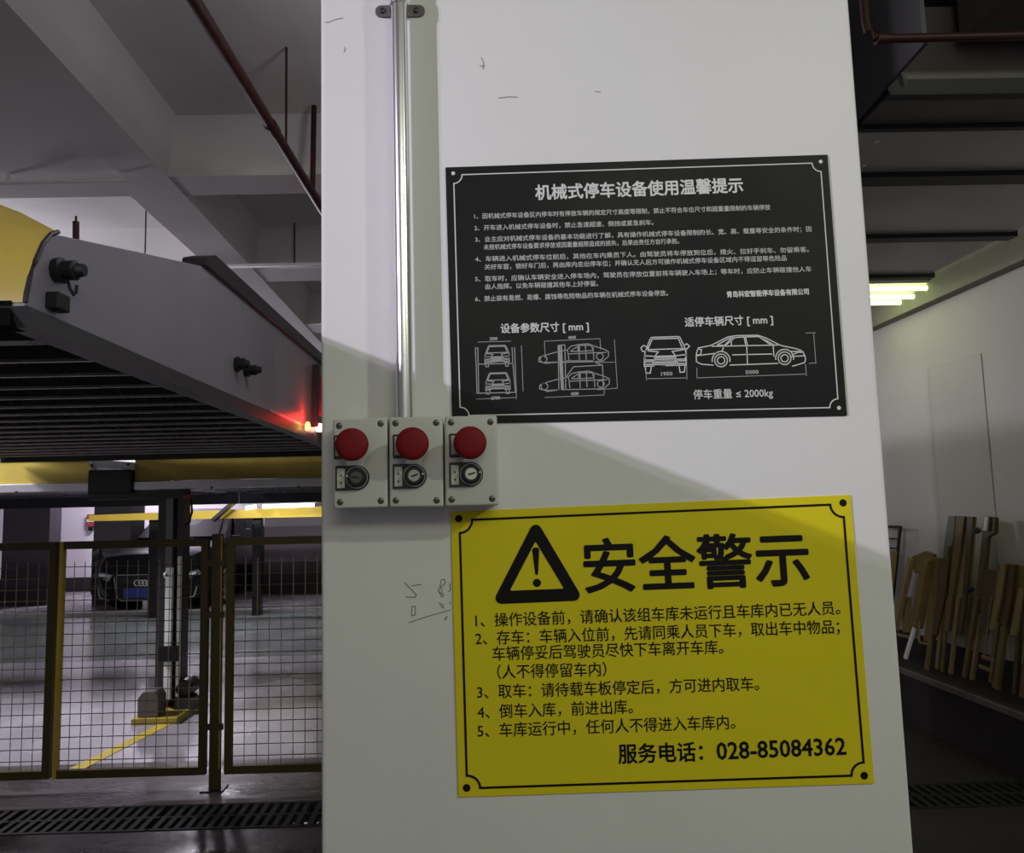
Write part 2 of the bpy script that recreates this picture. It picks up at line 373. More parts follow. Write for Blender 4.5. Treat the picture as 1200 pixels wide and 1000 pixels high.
def car_front(cx_, cy, s, sk=-.03):
    """front view car drawing, half width 24*s, returns strokes about (cx_, cy)=top centre"""
    P = lambda l: [(cx_+x*s, cy+y*s+x*s*sk) for x, y in l]
    return [P([(-17, 1), (-15, 0), (15, 0), (17, 1), (23, 14), (24, 20), (23, 28), (-23, 28), (-24, 20), (-22, 14), (-17, 1)]),
            P([(-15, 2), (15, 2), (20, 14), (-20, 14), (-15, 2)]), P([(-23, 15), (-8, 17), (-12, 22), (-23, 21)]), P([(23, 15), (8, 17), (12, 22), (23, 21)]),
            P([(-12, 22), (12, 22), (12, 33), (-12, 33), (-12, 22)]), P([(-24, 20), (-24, 33), (24, 33), (24, 20)]),
            P([(-23, 26), (-14, 26), (-14, 31), (-23, 31)]), P([(23, 26), (14, 26), (14, 31), (23, 31)]),
            P([(-23, 33), (-22, 41), (-17, 41), (-16, 34)]), P([(23, 33), (22, 41), (17, 41), (16, 34)])] + \
           [P([(-11, 23.5+2*i), (11, 23.5+2*i)]) for i in range(5)]
fr = car_front(779.5, 395, 1.02)
mir = [[(751, 408), (754, 405), (759, 407), (759, 411), (753, 412), (751, 408)], [(801, 405), (805, 403), (808, 406), (805, 409), (800, 409)]]
side = [
 [(816, 424), (816, 415), (818, 408), (833, 405), (853, 395), (862, 393.5), (888, 393), (897, 396), (915, 405), (934, 409), (941, 412), (944, 420), (943, 425), (930, 429), (928, 429)],
 [(816, 424), (822, 427), (836, 428)], [(855, 428), (912, 426)], [(816, 417), (840, 414)], [(858, 416), (905, 415)], [(926, 418), (944, 417)],
 [(834, 406), (912, 404.5)], [(840, 404.5), (856, 396), (862, 395.5), (850, 405), (840, 404.5)], [(848, 406), (856, 398), (857, 396)],
 [(857, 405), (857, 396), (872, 395), (874, 405)], [(876, 405), (873.5, 395), (889, 394.5), (903, 404)], [(875, 406), (876, 427)], [(848, 407), (846, 412)], [(906, 405), (907, 418)],
 [(926, 412), (941, 412)], [(928, 416), (935, 413), (942, 413)], [(817, 409), (822, 410), (821, 416), (817, 416)], [(894, 397), (908, 405)]]
def circ(cx_, cy, r, a0=0, a1=360, n=18): return [(cx_+r*math.cos(R_(a0+(a1-a0)*i/n)), cy+r*math.sin(R_(a0+(a1-a0)*i/n))) for i in range(n+1)]
side += [circ(845, 422.5, 7.5), circ(845, 422.5, 4.3), circ(845, 422.5, 10.5, 170, 370), circ(919.5, 420, 7.5), circ(919.5, 420, 4.3), circ(919.5, 420, 10.5, 170, 370)]
dims = [[(756, 414), (757.5, 446)], [(804.5, 410), (805, 445)], [(757, 444), (805, 443)], [(816.5, 431), (817, 444)], [(944, 427), (945, 441)], [(817, 443), (945, 438.5)],
        [(944, 390.5), (956, 390)], [(953.5, 391), (956, 425)], [(948, 426), (957, 425.5)]]
ribbon(fr+mir+side, 1.25, Y1, ink_w, 'car_drawing', bs, multi=True)
ribbon(dims, .8, Y1-.0001, ink_g, 'dimension_line', bs, multi=True)
text('1950', (775, 441), (788, 440.5), 6, Y1, ink_g, bs, .05); text('5000', (874, 439), (889, 438.5), 6, Y1, ink_g, bs, .05)
# lift drawings
lf = []
lf += car_front(582.5, 405, .60)+car_front(583.5, 437, .60)
lf += [[(557, 408), (558, 427), (559, 461), (604, 460), (601, 426), (600, 407)], [(560, 427), (601, 426)], [(557, 408), (560, 408), (561, 461)], [(603, 407), (605, 460)]]
ribbon(lf, 1.0, Y1, ink_g, 'lift_drawing', bs, multi=True)
def side_car(ox, oy):
    P = lambda l: [(ox+x, oy+y) for x, y in l]
    return [P([(0, 17), (1, 12), (6, 10), (20, 6), (34, 3), (38, -1), (46, -3), (58, -4), (66, -1), (76, 2), (82, 5), (82, 11), (76, 16), (66, 17), (20, 18), (8, 19), (0, 17)]),
            P([(34, 3), (36, 16)]), P([(37, 5), (46, -1), (46, 5), (37, 5)]), P([(48, -2), (62, -2), (64, 4), (48, 5), (48, -2)]), P([(47, -3), (48, 16)]), P([(55, -3), (56, 15)]), P([(64, 0), (65, 15)]), P([(34, 8), (80, 6)]),
            circ(ox+6, oy+14, 4), circ(ox+72, oy+11, 4)]
ls = side_car(631, 407)+side_car(632, 439)
ls += [[(654, 405), (655, 457)], [(662, 404), (663, 457)], [(654, 405), (662, 404)], [(640, 459), (664, 456)], [(662, 423), (694, 423), (705, 428)], [(662, 444), (672, 430), (706, 428), (707, 452)], [(662, 424), (640, 425)]]
ribbon(ls, 1.0, Y1, ink_g, 'lift_drawing', bs, multi=True)
ribbon([[(655, 405), (658.5, 457)], [(657.5, 405), (660, 457)]], 2.0, Y1-.0001, ink_g, 'lift_drawing', bs, multi=True)
ribbon([[(560, 401), (599, 400)], [(611, 405), (613, 459)], [(558, 468), (604, 466)], [(605, 459), (605, 468)], [(638, 400), (703, 397)], [(638, 400), (639, 420)], [(703, 397), (704, 410)],
        [(720, 398), (723.5, 455)], [(638, 466), (708, 463)], [(708, 455), (708, 463)], [(700, 425), (722, 424.5)], [(700, 457), (724, 455)]], .7, Y1-.0001, ink_g, 'dimension_line', bs, multi=True)
text('2500', (574, 399.5), (583, 399), 5, Y1, ink_g, bs, .05); text('4000', (666, 398), (675, 397.5), 5, Y1, ink_g, bs, .05)
text('2700', (576, 469), (586, 468.5), 5, Y1, ink_g, bs, .05); text('4200', (669, 464), (678, 463.5), 5, Y1, ink_g, bs, .05)

# ---- yellow warning sheet
KY = ((528, 600), (997, 580), (1025, 919), (537, 935)); YZ = (478, 338)
ys = thing('warning_sign', 'yellow safety warning sheet with black triangle, Chinese rules and phone number, below the black notice', 'sign', at(770, 760, PF))
sheet(KY, PF, .0022, sign_yel, ys)
Y2 = PF-.0028
frame_line(KY, YZ, 10.5, 15, 2.6, Y2, ink_k, ys)
for u, v in ((9.5, 8.5), (YZ[0]-10, 9), (YZ[0]-11, YZ[1]-10), (10, YZ[1]-11)): disc(*quad(KY, u, v, YZ), 4.3, Y2, ink_k, 'corner_dot', ys)
# triangle with rounded corners
def rounded(poly, r, n=5):
    out = []
    for i, p in enumerate(poly):
        a = Vector(poly[i-1]); b = Vector(p); c = Vector(poly[(i+1) % len(poly)])
        u = (a-b).normalized(); v = (c-b).normalized(); half = math.acos(max(-1, min(1, u.dot(v))))/2
        d = r/math.tan(half); cen = b+(u+v).normalized()*r/math.sin(half)
        s = b+u*d-cen; e = b+v*d-cen; a0 = math.atan2(s.y, s.x); a1 = math.atan2(e.y, e.x); da = (a1-a0+PI) % (2*PI)-PI
        for k in range(n+1): an = a0+da*k/n; out.append((cen.x+r*math.cos(an), cen.y+r*math.sin(an)))
    return out
T = [(627.0, 606), (583, 703), (683, 698)]
ctr = Vector((sum(p[0] for p in T)/3, sum(p[1] for p in T)/3))
outer = rounded([(627.5, 607.5), (576, 708.5), (684.5, 704)], 7)
inner = rounded([(627.5, 634.5), (597.5, 692.5), (661, 690)], 1.2)
n = len(outer)
mbt = MB(); mbt.add([at(a, b, Y2) for a, b in outer]+[at(a, b, Y2) for a, b in inner], [(i, (i+1) % n, n+(i+1) % n, n+i) for i in range(n)]); mbt.build('warning_triangle', ink_k, ys)
MB().add([at(*p, Y2) for p in ((623.5, 644), (625.5, 642), (630, 641.8), (632, 643.5), (630.6, 673.5), (627.4, 673.8))], [tuple(range(6))]).build('exclamation_bar', ink_k, ys)
disc(629.3, 683.3, 4.7, Y2, ink_k, 'exclamation_dot', ys)
text('安全警示', (686.5, 697), (949.5, 687), 66, Y2, ink_k, ys, .019, 'title_lettering')
for s, a, b, h in (
 ('1、操作设备前，请确认该组车库未运行且车库内已无人员。', (557.5, 736), (985, 721), 17),
 ('2、存车：车辆入位前，先请同乘人员下车，取出车中物品；', (557.5, 757), (984.5, 743), 17),
 ('车辆停妥后驾驶员尽快下车离开车库。', (577.5, 775), (848, 767), 17),
 ('（人不得停留车内）', (583, 796.5), (711, 793), 17),
 ('3、取车：请待载车板停定后，方可进内取车。', (559.5, 820), (890, 810), 17),
 ('4、倒车入库，前进出库。', (560, 843.5), (742, 837), 17),
 ('5、车库运行中，任何人不得进入车库内。', (560, 865.5), (862, 855), 17)):
    text(s, a, b, h, Y2, ink_k, ys, .006)
text('服务电话：', (725.5, 896), (824, 893), 23, Y2, ink_k, ys, .020)
# the digits: ink sits on the baseline, a little above the foot
text('028-85084362', (841, 893.5), (992, 887.5), 26.5, Y2, ink_k, ys, .018)

# ---- marks on the plaster
YM = PF-.0004
mk = ribbon([[(474, 683), (488, 697), (487, 700), (475, 700)], [(482, 687), (494, 685)], [(483, 711), (487, 711), (486.5, 721), (482.5, 722), (482.5, 711)],
        [(479, 730), (500, 723), (528, 715)], [(515, 692), (517, 680), (521, 679), (522, 684), (517, 688), (519, 697), (515, 694)], [(513, 691), (518, 700), (521, 697)],
        [(527, 684), (528, 692), (525, 694)], [(514, 707), (519, 709), (520, 713), (516, 710)], [(527, 705), (528, 708)], [(521, 727), (524, 722), (522, 727)]], .9, YM, pencil, 'marker_scribble', pl, multi=True)
mk['label'] = 'handwritten marker figures left of the yellow sheet'
ck = ribbon([[(564, 67), (567, 74), (566, 81)], [(562, 77), (568, 78)], [(584, 115), (596, 113.5), (607, 114)], [(403, 55), (405, 58), (403, 61)], [(381, 26), (386, 26), (392, 23), (402, 21)], [(697, 107), (704, 108)]], .8, YM, pencil, 'plaster_crack', pl, multi=True)
ck['label'] = 'fine cracks and nicks in the upper plaster'

# ------------------------------------------------------------ conduit with saddle clamp
def fp(px, py, Y=PF): return at(px, py, Y)
rc = 10.0/FPX*1.1
ct = fp(467.5, 10, 1.10); cb = fp(474.5, 489, 1.10)
dirc = (cb-ct).normalized()
cd = thing('steel_conduit', 'polished steel conduit running down the white pillar to the control boxes', 'conduit', cb)
MB().tube([ct-dirc*1.5, cb+dirc*.01], rc, 24).build('pipe', chrome, cd, smooth=True)
MB().lathe(ct-dirc*.03+dirc*0, dirc, [(0, rc*1.12), (.012, rc*1.16), (.024, rc*1.12), (.026, rc*1.02)], 24).build('coupling', chrome, cd, smooth=True)
cl = thing('saddle_clamp', 'small grey two-eared saddle clamp holding the conduit near the top', 'clamp', fp(468, 14))
earz = fp(468, 14).z; ex = fp(468, 14).x
def ear(x0, x1):
    r = .0095; cxr = x1 if x1 > x0 else x1
    s = 1 if x1 > x0 else -1
    pts = [(x0, PF-.003, earz-r)]+[(x1-s*r+s*r*math.cos(R_(a)), PF-.003, earz+r*math.sin(R_(a))) for a in range(-90, 91, 18)]+[(x0, PF-.003, earz+r)]
    return MB().prism(pts, (0, .0028, 0))
clamp_m = mat('dull_zinc_clamp', (.17, .15, .16), .4, metal=.6, var=.2)
ear(ex-.010, fp(440, 14).x).build('ear', clamp_m, cl); ear(ex+.010, fp(498, 14).x).build('ear', clamp_m, cl)
band = MB(); pr = [(rc*1.06*math.cos(R_(a)), rc*1.06*math.sin(R_(a))) for a in range(0, 181, 15)]; n = len(pr)
vs = [(ex+x, 1.10-y, earz-.008) for x, y in pr]+[(ex+x, 1.10-y, earz+.008) for x, y in pr]
vs = [(vs[0][0], PF-.001, vs[0][2])]+vs[:n]+[(vs[n-1][0], PF-.001, vs[n-1][2])]+[(vs[n][0], PF-.001, vs[n][2])]+vs[n:]+[(vs[-1][0], PF-.001, vs[-1][2])]
n2 = n+2; band.add(vs, [(i, i+1, n2+i+1, n2+i) for i in range(n2-1)]); band.build('band', chrome, cl, smooth=True)
for sx in (-1, 1):
    MB().lathe((ex+sx*.026, PF-.0029, earz), (0, -1, 0), [(0, .0045), (.0025, .0042), (.0035, .002)], 12).build('screw', steel_pole, cl, smooth=True)

# ------------------------------------------------------------ control boxes
YB = 1.066      # front of lid
def control_box(corners, btn, key, coreM, label, keyrot):
    TL, TR, BR, BL = [at(a, b, YB) for a, b in corners]
    t = thing('control_box', label, 'control box', (BL+BR)/2*.5+(BL+BR)/4, 'push button stations on the pillar')
    t.location = Vector(((BL.x+BR.x)/2, YB+.03, min(BL.z, BR.z)))
    cen = (TL+TR+BR+BL)/4
    def shrink(P, k): return [cen+(p-cen)*k for p in P]
    lid = [TL, TR, BR, BL]
    MB().prism(shrink(lid, .992), (0, .022, 0)).build('lid', box_grey, t, bevel=.0035, seg=3, smooth=True)
    MB().prism([p+Vector((0, .0225, 0)) for p in shrink(lid, .97)], (0, PF-YB-.0228, 0)).build('housing', box_grey, t, bevel=.002)
    for i, p in enumerate(lid):
        q = cen+(p-cen)*.86; q = Vector((p.x+(.0095 if p.x < cen.x else -.0095), YB, p.z+(.0095 if p.z < cen.z else -.0095)))
        s = MB().lathe(q+Vector((0, .001, 0)), (0, -1, 0), [(0, .0046), (.0012, .0046), (.0018, .0038)], 14).build('screw', mat('screw_metal', (.13, .13, .12), .4, metal=.7), t, smooth=True)
        MB().box(q.x-.0034, q.x+.0034, q.y-.00105, q.y-.0008, q.z-.0006, q.z+.0006).build('slot', black_plastic, s)
    k = YB/FPX
    b = at(*btn, YB)
    # button legend: black frame with pale insert
    MB().box(b.x-.029, b.x+.004, YB-.003, YB-.0002, b.z-.0175, b.z+.0155).build('legend_frame', black_plastic, t, bevel=.001, seg=1)
    MB().box(b.x-.0265, b.x-.010, YB-.0038, YB-.0028, b.z-.0135, b.z+.0125).build('legend_insert', mat('pale_legend', (.42, .41, .38), .5), t)
    e = MB().lathe(b+Vector((0, 0, 0)), (0, -1, 0), [(0, .017), (.004, .0165), (.005, .0115), (.020, .0115)], 28).build('button_collar', black_plastic, t, smooth=True)
    R = .0225
    MB().lathe(b+Vector((0, -.018, 0)), (0, -1, 0), [(0, .012), (.004, R*.93), (.009, R), (.0125, R*.99), (.0155, R*.93), (.0175, R*.8), (.0187, R*.5), (.019, R*.15)], 40).build('stop_button', redbtn, t, smooth=True)
    # key switch: plate with round end
    c = at(*key, YB); r = .0168
    pts = [(c.x-.030, YB-.0035, c.z-r), (c.x, YB-.0035, c.z-r)]+[(c.x+r*math.cos(R_(a)), YB-.0035, c.z+r*math.sin(R_(a))) for a in range(-80, 81, 16)]+[(c.x, YB-.0035, c.z+r), (c.x-.030, YB-.0035, c.z+r)]
    MB().prism(pts, (0, .0033, 0)).build('switch_plate', black_plastic, t)
    MB().box(c.x-.0275, c.x-.0170, YB-.0045, YB-.0034, c.z-.0140, c.z+.0130).build('switch_label', mat('switch_label_white', (.50, .50, .46), .5), t)
    MB().add([(c.x-.0238, YB-.0047, c.z+.002), (c.x-.0208, YB-.0047, c.z+.002), (c.x-.0223, YB-.0047, c.z+.006)], [(0, 1, 2)]).build('up_mark', ink_k, t)
    MB().add([(c.x-.0238, YB-.0047, c.z-.006), (c.x-.0208, YB-.0047, c.z-.006), (c.x-.0223, YB-.0047, c.z-.010)], [(0, 1, 2)]).build('down_mark', ink_k, t)
    MB().lathe(c+Vector((0, -.0035, 0)), (0, -1, 0), [(0, .0150), (.003, .0150), (.0032, .0120), (.009, .0120), (.010, .0110)], 32).build('switch_ring', black_plastic, t, smooth=True)
    nseg = 32; ring = MB(); vs = []
    for rr, yy in ((.0142, -.0066), (.0150, -.0068), (.0150, -.0072), (.0142, -.0072)):
        vs += [(c.x+rr*math.cos(2*PI*i/nseg), YB+yy, c.z+rr*math.sin(2*PI*i/nseg)) for i in range(nseg)]
    ring.add(vs, [(q*nseg+i, q*nseg+(i+1) % nseg, ((q+1) % 4)*nseg+(i+1) % nseg, ((q+1) % 4)*nseg+i) for q in range(4) for i in range(nseg)])
    ring.build('rim_line', mat('rim_grey', (.40, .40, .38), .4), t, smooth=True)
    core = MB().lathe(c+Vector((0, -.0132, 0)), (0, -1, 0), [(-.004, .0086), (0, .0086), (.0012, .0078)], 28).build('lock_core', coreM, t, smooth=True)
    a = R_(keyrot); u = Vector((math.cos(a), 0, math.sin(a)))
    MB().bar(c+Vector((0, -.0146, 0))-u*.004, c+Vector((0, -.0146, 0))+u*.006, .0022, .0006, up=(0, 1, 0)).build('keyhole', black_plastic, core)
    MB().lathe(c+Vector((-.0122 if keyrot == 175 else .0122, -.0135, .002)), (0, -1, 0), [(0, .0014), (.0008, .0012)], 8).build('index_dot', mat('index_white', (.7, .7, .65), .5), t)
    return t
control_box(((389.5, 491.5), (454, 488.5), (454.5, 595), (390.5, 597)), (416, 523), (419, 560), mat('dark_lock_core', (.10, .10, .105), .4, metal=.5), 'left control box with red stop button and dark key switch core', 175)
control_box(((455.5, 488.5), (519, 487.5), (520, 594.5), (456, 595)), (485, 522), (486, 558), mat('grey_lock_core', (.42, .42, .38), .35, metal=.5), 'middle control box with red stop button and grey key switch core, below the conduit', 20)
control_box(((520.5, 487.5), (582.5, 486.5), (585, 592.5), (521.5, 594)), (551, 521), (552, 556), mat('pale_lock_core', (.62, .62, .55), .35, metal=.3), 'right control box with red stop button and pale key switch core, touching the black notice', 15)

# ------------------------------------------------------------ lift platform with corrugated underside
def lift_platform(label):
    X1, X0, Y0, Y1p, ZB = -1.04, -3.75, 1.77, 6.18, 2.05
    t = thing('lift_platform', label, 'lift platform', (X1, Y0, ZB))
    # corrugated deck: one profiled plate per rib
    y = Y0+.06; i = 0
    y += 0
    while y < Y1p-.1:
        p = .245; prof = [(y, 2.075), (y+.05, 2.075), (y+.075, 2.115), (y+.19, 2.115), (y+.215, 2.07), (y+p, 2.07)]
        prof2 = [(a, b+.008) for a, b in reversed(prof)]
        MB().prism([(X0+.02, a, b) for a, b in prof+prof2], (X1-X0-.08, 0, 0)).build('deck_plate', galv_dark, t)
        if i: MB().box(X0+.02, X1-.06, y+.212, y+.228, 2.060, 2.0695).build('deck_seam', deck_edge, t)
        y += p; i += 1
    # side panel: rounded nose, rising top edge
    out = [(1.775, 2.088), (1.783, 2.12), (1.797, 2.165), (1.815, 2.21), (1.845, 2.26), (1.875, 2.292), (1.91, 2.312), (2.0, 2.334), (2.424, 2.437), (2.94, 2.560), (3.3, 2.595), (6.15, 2.625), (6.15, 2.128), (4.0, 2.115)]
    MB().prism([(X1, a, b) for a, b in out], (-.045, 0, 0)).build('side_panel', lift_grey, t, bevel=.003)
    MB().prism([(X0+.045, a, b) for a, b in out], (-.045, 0, 0)).build('side_panel', lift_grey, t, bevel=.003)
    # bottom flange
    fl_ = [(1.77, 2.09), (6.17, 2.125), (6.17, 2.055), (1.80, 2.045)]
    MB().prism([(X1+.012, a, b) for a, b in fl_], (-.07, 0, 0)).build('bottom_flange', mat('flange_steel', (.07, .068, .072), .4, var=.1), t)
    MB().prism([(X0-.012, a, b) for a, b in fl_], (.07, 0, 0)).build('bottom_flange', MATS['flange_steel'], t)
    MB().bar((X1+.006, 3.95, 2.118), (X1+.006, 4.75, 2.122), .006, .014).build('lip_edge', silver, t)
    # dark top rail
    MB().prism([(X1+.02, 2.94, 2.565), (X1+.02, 6.15, 2.630), (X1+.02, 6.15, 2.695), (X1+.02, 3.05, 2.64), (X1+.02, 2.95, 2.60)], (-.10, 0, 0)).build('top_rail', lift_dark, t, bevel=.004)
    # yellow nose sweeping across the front
    prof = [(1.775, 2.10), (1.777, 2.12), (1.790, 2.165), (1.809, 2.21), (1.839, 2.265), (1.872, 2.30), (1.905, 2.318)]
    vs = []; fs = []; cols = 24
    for c_ in range(cols+1):
        f = c_/cols; x = X1-.004+(X0+.004-X1)*f; d = X1-x
        rise = .30*(1-math.exp(-d*2.2)) if d < 1.35 else .30*(1-math.exp(-(X1-X0-d)*2.2))
        for a, b in prof:
            s_ = (b-2.10)/.218; vs.append((x, a+rise*.55*s_*s_, b+rise*s_))
    n = len(prof)
    for c_ in range(cols):
        for j in range(n-1): a = c_*n+j; fs.append((a, a+1, a+n+1, a+n))
    me = MB(); me.add(vs+[(x, y+.012, z-.004) for x, y, z in vs], fs+[tuple(reversed([i+len(vs) for i in f])) for f in fs]); me.build('yellow_nose', yellow_steel, t, smooth=True)
    MB().tube([(X1+.002, a, b) for a, b in prof], .006, 8).build('nose_edging', lift_dark, t, smooth=True)
    # dark steps under the nose
    MB().box(X0+.02, X1-.03, 1.772, 1.84, 2.045, 2.104).build('nose_sill', mat('matt_black_steel', (.008, .008, .008), .9, spec=.05), t)
    for i in range(9):
        x = X1-.05-i*.28
        MB().prism([(x, 1.766, 2.098), (x-.07, 1.768, 2.098), (x-.07, 1.768, 2.125)], (0, .01, 0)).build('sill_tooth', MATS['matt_black_steel'], t)
    # bumpers and roller brackets on the side
    def knob(y, z, r, l, sub=None):
        k = MB().lathe((X1, y, z), (1, 0, 0), [(0, r*.9), (l*.25, r), (l*.3, r*.72), (l*.7, r*.76), (l*.75, r*.55), (l, r*.45)], 12).build('side_roller', black_rubber, t, smooth=True); return k
    a = atX(62, 316, X1)
    k1 = knob(a.y+.01, a.z, .034, .075)
    MB().tube([(X1+.03, a.y+.015, a.z-.025), (X1+.035, a.y+.018, a.z-.045), (X1+.04, a.y+.028, a.z-.058), (X1+.04, a.y+.038, a.z-.05), (X1+.04, a.y+.04, a.z-.03)], .0045, 8).build('hook', black_rubber, k1, smooth=True)
    a = atX(54, 352, X1)
    MB().box(X1, X1+.035, a.y-.006, a.y+.05, a.z-.022, a.z+.022).build('stop_block', black_rubber, t, bevel=.006)
    a = atX(276, 427, X1); knob(a.y, a.z, .036, .06)
    a = atX(287, 434, X1); knob(a.y, a.z, .032, .075)
    # far end beam
    MB().box(X0, X1, 6.16, 6.20, 2.03, 2.12).build('end_beam', lift_dark, t)
    return t
lp = lift_platform('raised grey lift platform with yellow nose and dark corrugated underside, left of the pillar')
# unseen platform copy added behind the viewer's left: its top edge throws the slanting shade on the pillar
shade_lp = copy_tree(lp, (0, -5.28, -.507))
tag(shade_lp, 'added unseen shadow caster shaped like a lift platform, behind the viewer on the left', 'lift platform')

# supporting lift column at the far right corner of the platform (behind the pillar)
def post(name, label, x, y, w_, d_, h, m, rail=False):
    t = thing(name, label, 'lift column', (x, y, 0)); MB().box(x-w_/2, x+w_/2, y-d_/2, y+d_/2, .02, h).build('shaft', m, t, bevel=.004)
    MB().box(x-w_*.9, x+w_*.9, y-d_*.9, y+d_*.9, 0, .02).build('base_plate', m, t)
    return t
p1 = post('lift_column', 'black lift column with red lamps at the far right corner of the raised platform', -.945, 5.62, .11, .11, 2.66, steel_pole)
# lamp bracket on the column end, red lamps
a = atX(365, 498, -1.0)
MB().bar(atX(370.5, 428, -1.0), atX(368.5, 500, -1.0), .045, .03).build('lamp_bracket', lift_dark, p1)
for (px, py, r, m_) in ((360.5, 499, .016, amber_em), (374.5, 500.5, .030, white_em)):
    q = atX(px, py, -1.0)
    MB().lathe(q+Vector((0, 0, -.03)), (0, 0, 1), [(0, r*.7), (.012, r), (.034, r), (.052, r*.5)], 16).build('red_lamp', m_, p1, smooth=True)
ql = atX(366, 494, -.98)
point('light_red_lamp', (ql.x+.0, ql.y-.0, ql.z+.02), 1.1, (1, .03, .02), .03)
MB().bar(atX(376.5, 440, -1.0), atX(377, 488, -1.0), .05, .02).build('red_lens', mat('red_lens', (.6, .03, .05), .3), p1)

# ------------------------------------------------------------ row behind: two pallets with yellow beams
YR = 6.30
def pallet(x0, x1, label):
    t = thing('rear_pallet', label, 'lift platform', ((x0+x1)/2, YR, 1.8))
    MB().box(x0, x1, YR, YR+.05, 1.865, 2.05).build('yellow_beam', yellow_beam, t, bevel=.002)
    MB().box(x0, x1, YR-.02, YR+.06, 1.795, 1.862).build('silver_lip', silver, t, bevel=.004)
    MB().box(x0, x1, YR-.01, YR+.03, 2.052, 2.062).build('top_edge', silver, t)
    y = YR+.09
    while y < 9.8:
        MB().prism([(x0+.03, a, b) for a, b in ((y, 1.83), (y+.06, 1.83), (y+.09, 1.87), (y+.30, 1.87), (y+.33, 1.82), (y+.36, 1.82), (y+.36, 1.83), (y+.335, 1.83), (y+.305, 1.88), (y+.085, 1.88), (y+.055, 1.84), (y, 1.84))], (x1-x0-.06, 0, 0)).build('deck_plate', galv_dark, t)
        y += .36
    MB().box(x0-.20, x1+.14, 9.8, 9.85, 1.70, 2.05).build('rear_beam', lift_dark, t)
    MB().box(x0, x0+.04, YR+.06, 9.8, 1.84, 2.05).build('side_beam', lift_grey, t); MB().box(x1-.04, x1, YR+.06, 9.8, 1.84, 2.05).build('side_beam', lift_grey, t)
    return t
pl1 = pallet(at(107, 550, YR).x-5.2, at(107, 550, YR).x, 'rear lift pallet with yellow front beam, left of the joint')
pl2 = pallet(at(158, 550, YR).x, .9, 'rear lift pallet with long yellow front beam, right of the joint towards the pillar')
for (px, py) in ((248, 572), (19, 577), (350, 571)):
    q = at(px, py, YR-.02); MB().lathe(q, (0, -1, 0), [(0, .012), (.008, .01)], 8).build('bolt', lift_dark, pl2 if px > 107 else pl1)
# head unit in the joint + column with rails
x0, x1 = at(107, 550, YR).x, at(158, 550, YR).x
t = thing('lift_post', 'dark lift post with bright guide rails standing behind the mesh fence', 'lift column', (at(190, 848, 6.4).x, 6.4, 0))
MB().box(x0+.004, x1-.004, YR-.06, YR+.12, 1.77, 1.96).build('head_unit', black_plastic, t, bevel=.01)
MB().prism([(x0+.004, YR-.05, 2.05), (x1-.004, YR-.05, 2.02), (x1-.004, YR-.05, 1.955), (x0+.004, YR-.05, 1.995)], (0, .15, 0)).build('head_cover', white_p, t)
for q in ((x0+.03, 2.0), (x1-.03, 2.0)): MB().lathe((q[0], YR-.052, q[1]), (0, -1, 0), [(0, .012), (.01, .01)], 8).build('bolt', lift_dark, t)
MB().box(x0-.02, at(215, 560, 6.4).x+.05, YR-.0, YR+.1, 1.72, 1.79).build('head_arm', lift_dark, t)
def col(px0, px1, y0, y1, z0, z1, m, name, bev=0):
    a, b = at(px0, 700, 6.4).x, at(px1, 700, 6.4).x; return MB().box(a, b, y0, y1, z0, z1).build(name, m, t, bevel=bev)
col(183.5, 195, 6.40, 6.50, .02, 1.80, steel_pole, 'shaft_web'); col(206, 214, 6.40, 6.50, .02, 1.80, steel_pole, 'shaft_web'); col(183.5, 214, 6.50, 6.54, .02, 1.80, steel_pole, 'shaft_back')
col(195, 203, 6.36, 6.47, .10, 1.80, mat('mid_steel_rail', (.17, .165, .17), .3, metal=.4), 'guide_rail')
col(197.5, 205, 6.33, 6.37, .12, 1.16, brightrail, 'bright_strip', .004)
col(210, 213.6, 6.35, 6.39, .14, 1.25, brightrail, 'bright_strip', .004)
q = at(195, 674, 6.34); MB().lathe((q.x, 6.36, q.z), (0, -1, 0), [(0, .026), (.02, .026), (.03, .015)], 14).build('pulley', brightrail, t, smooth=True)
q = at(200, 765, 6.3); MB().box(q.x-.10, q.x+.06, 6.29, 6.33, q.z-.07, q.z+.05).build('cross_bracket', black_plastic, t, bevel=.006)
q0, q1 = at(166, 848, 6.2), at(190, 823, 6.2)
MB().prism([(q0.x, 6.12, .05), (q1.x, 6.12, .05), (q1.x, 6.12, .19), (q1.x-.03, 6.12, .235), (q0.x+.04, 6.12, .235), (q0.x, 6.12, .19)], (0, .16, 0)).build('base_box', mat('brown_grey_box', (.11, .10, .09), .5), t)
MB().box(q0.x-.03, at(217, 840, 6.4).x+.05, 6.08, 6.62, 0, .045).build('base_plate', yellow_beam, t)
q = at(221, 815, 6.5); MB().lathe((q.x, 6.35, .20), (0, 1, 0), [(0, .05), (.01, .075), (.20, .075), (.22, .04)], 18).build('motor', black_plastic, t, smooth=True)
q = at(222, 830, 6.5); MB().box(q.x-.06, q.x+.09, 6.34, 6.6, .045, .13).build('motor_foot', lift_dark, t)
MB().tube([at(214, 583, 6.3), at(224, 584, 6.28), at(225, 600, 6.28), at(222, 613, 6.28), at(216, 616, 6.28)], .010, 8).build('cable', black_rubber, t, smooth=True)
q = at(220, 582, 6.27); MB().box(q.x-.03, q.x+.03, 6.24, 6.30, q.z-.01, q.z+.01).build('red_tab', red_sign_m, t)

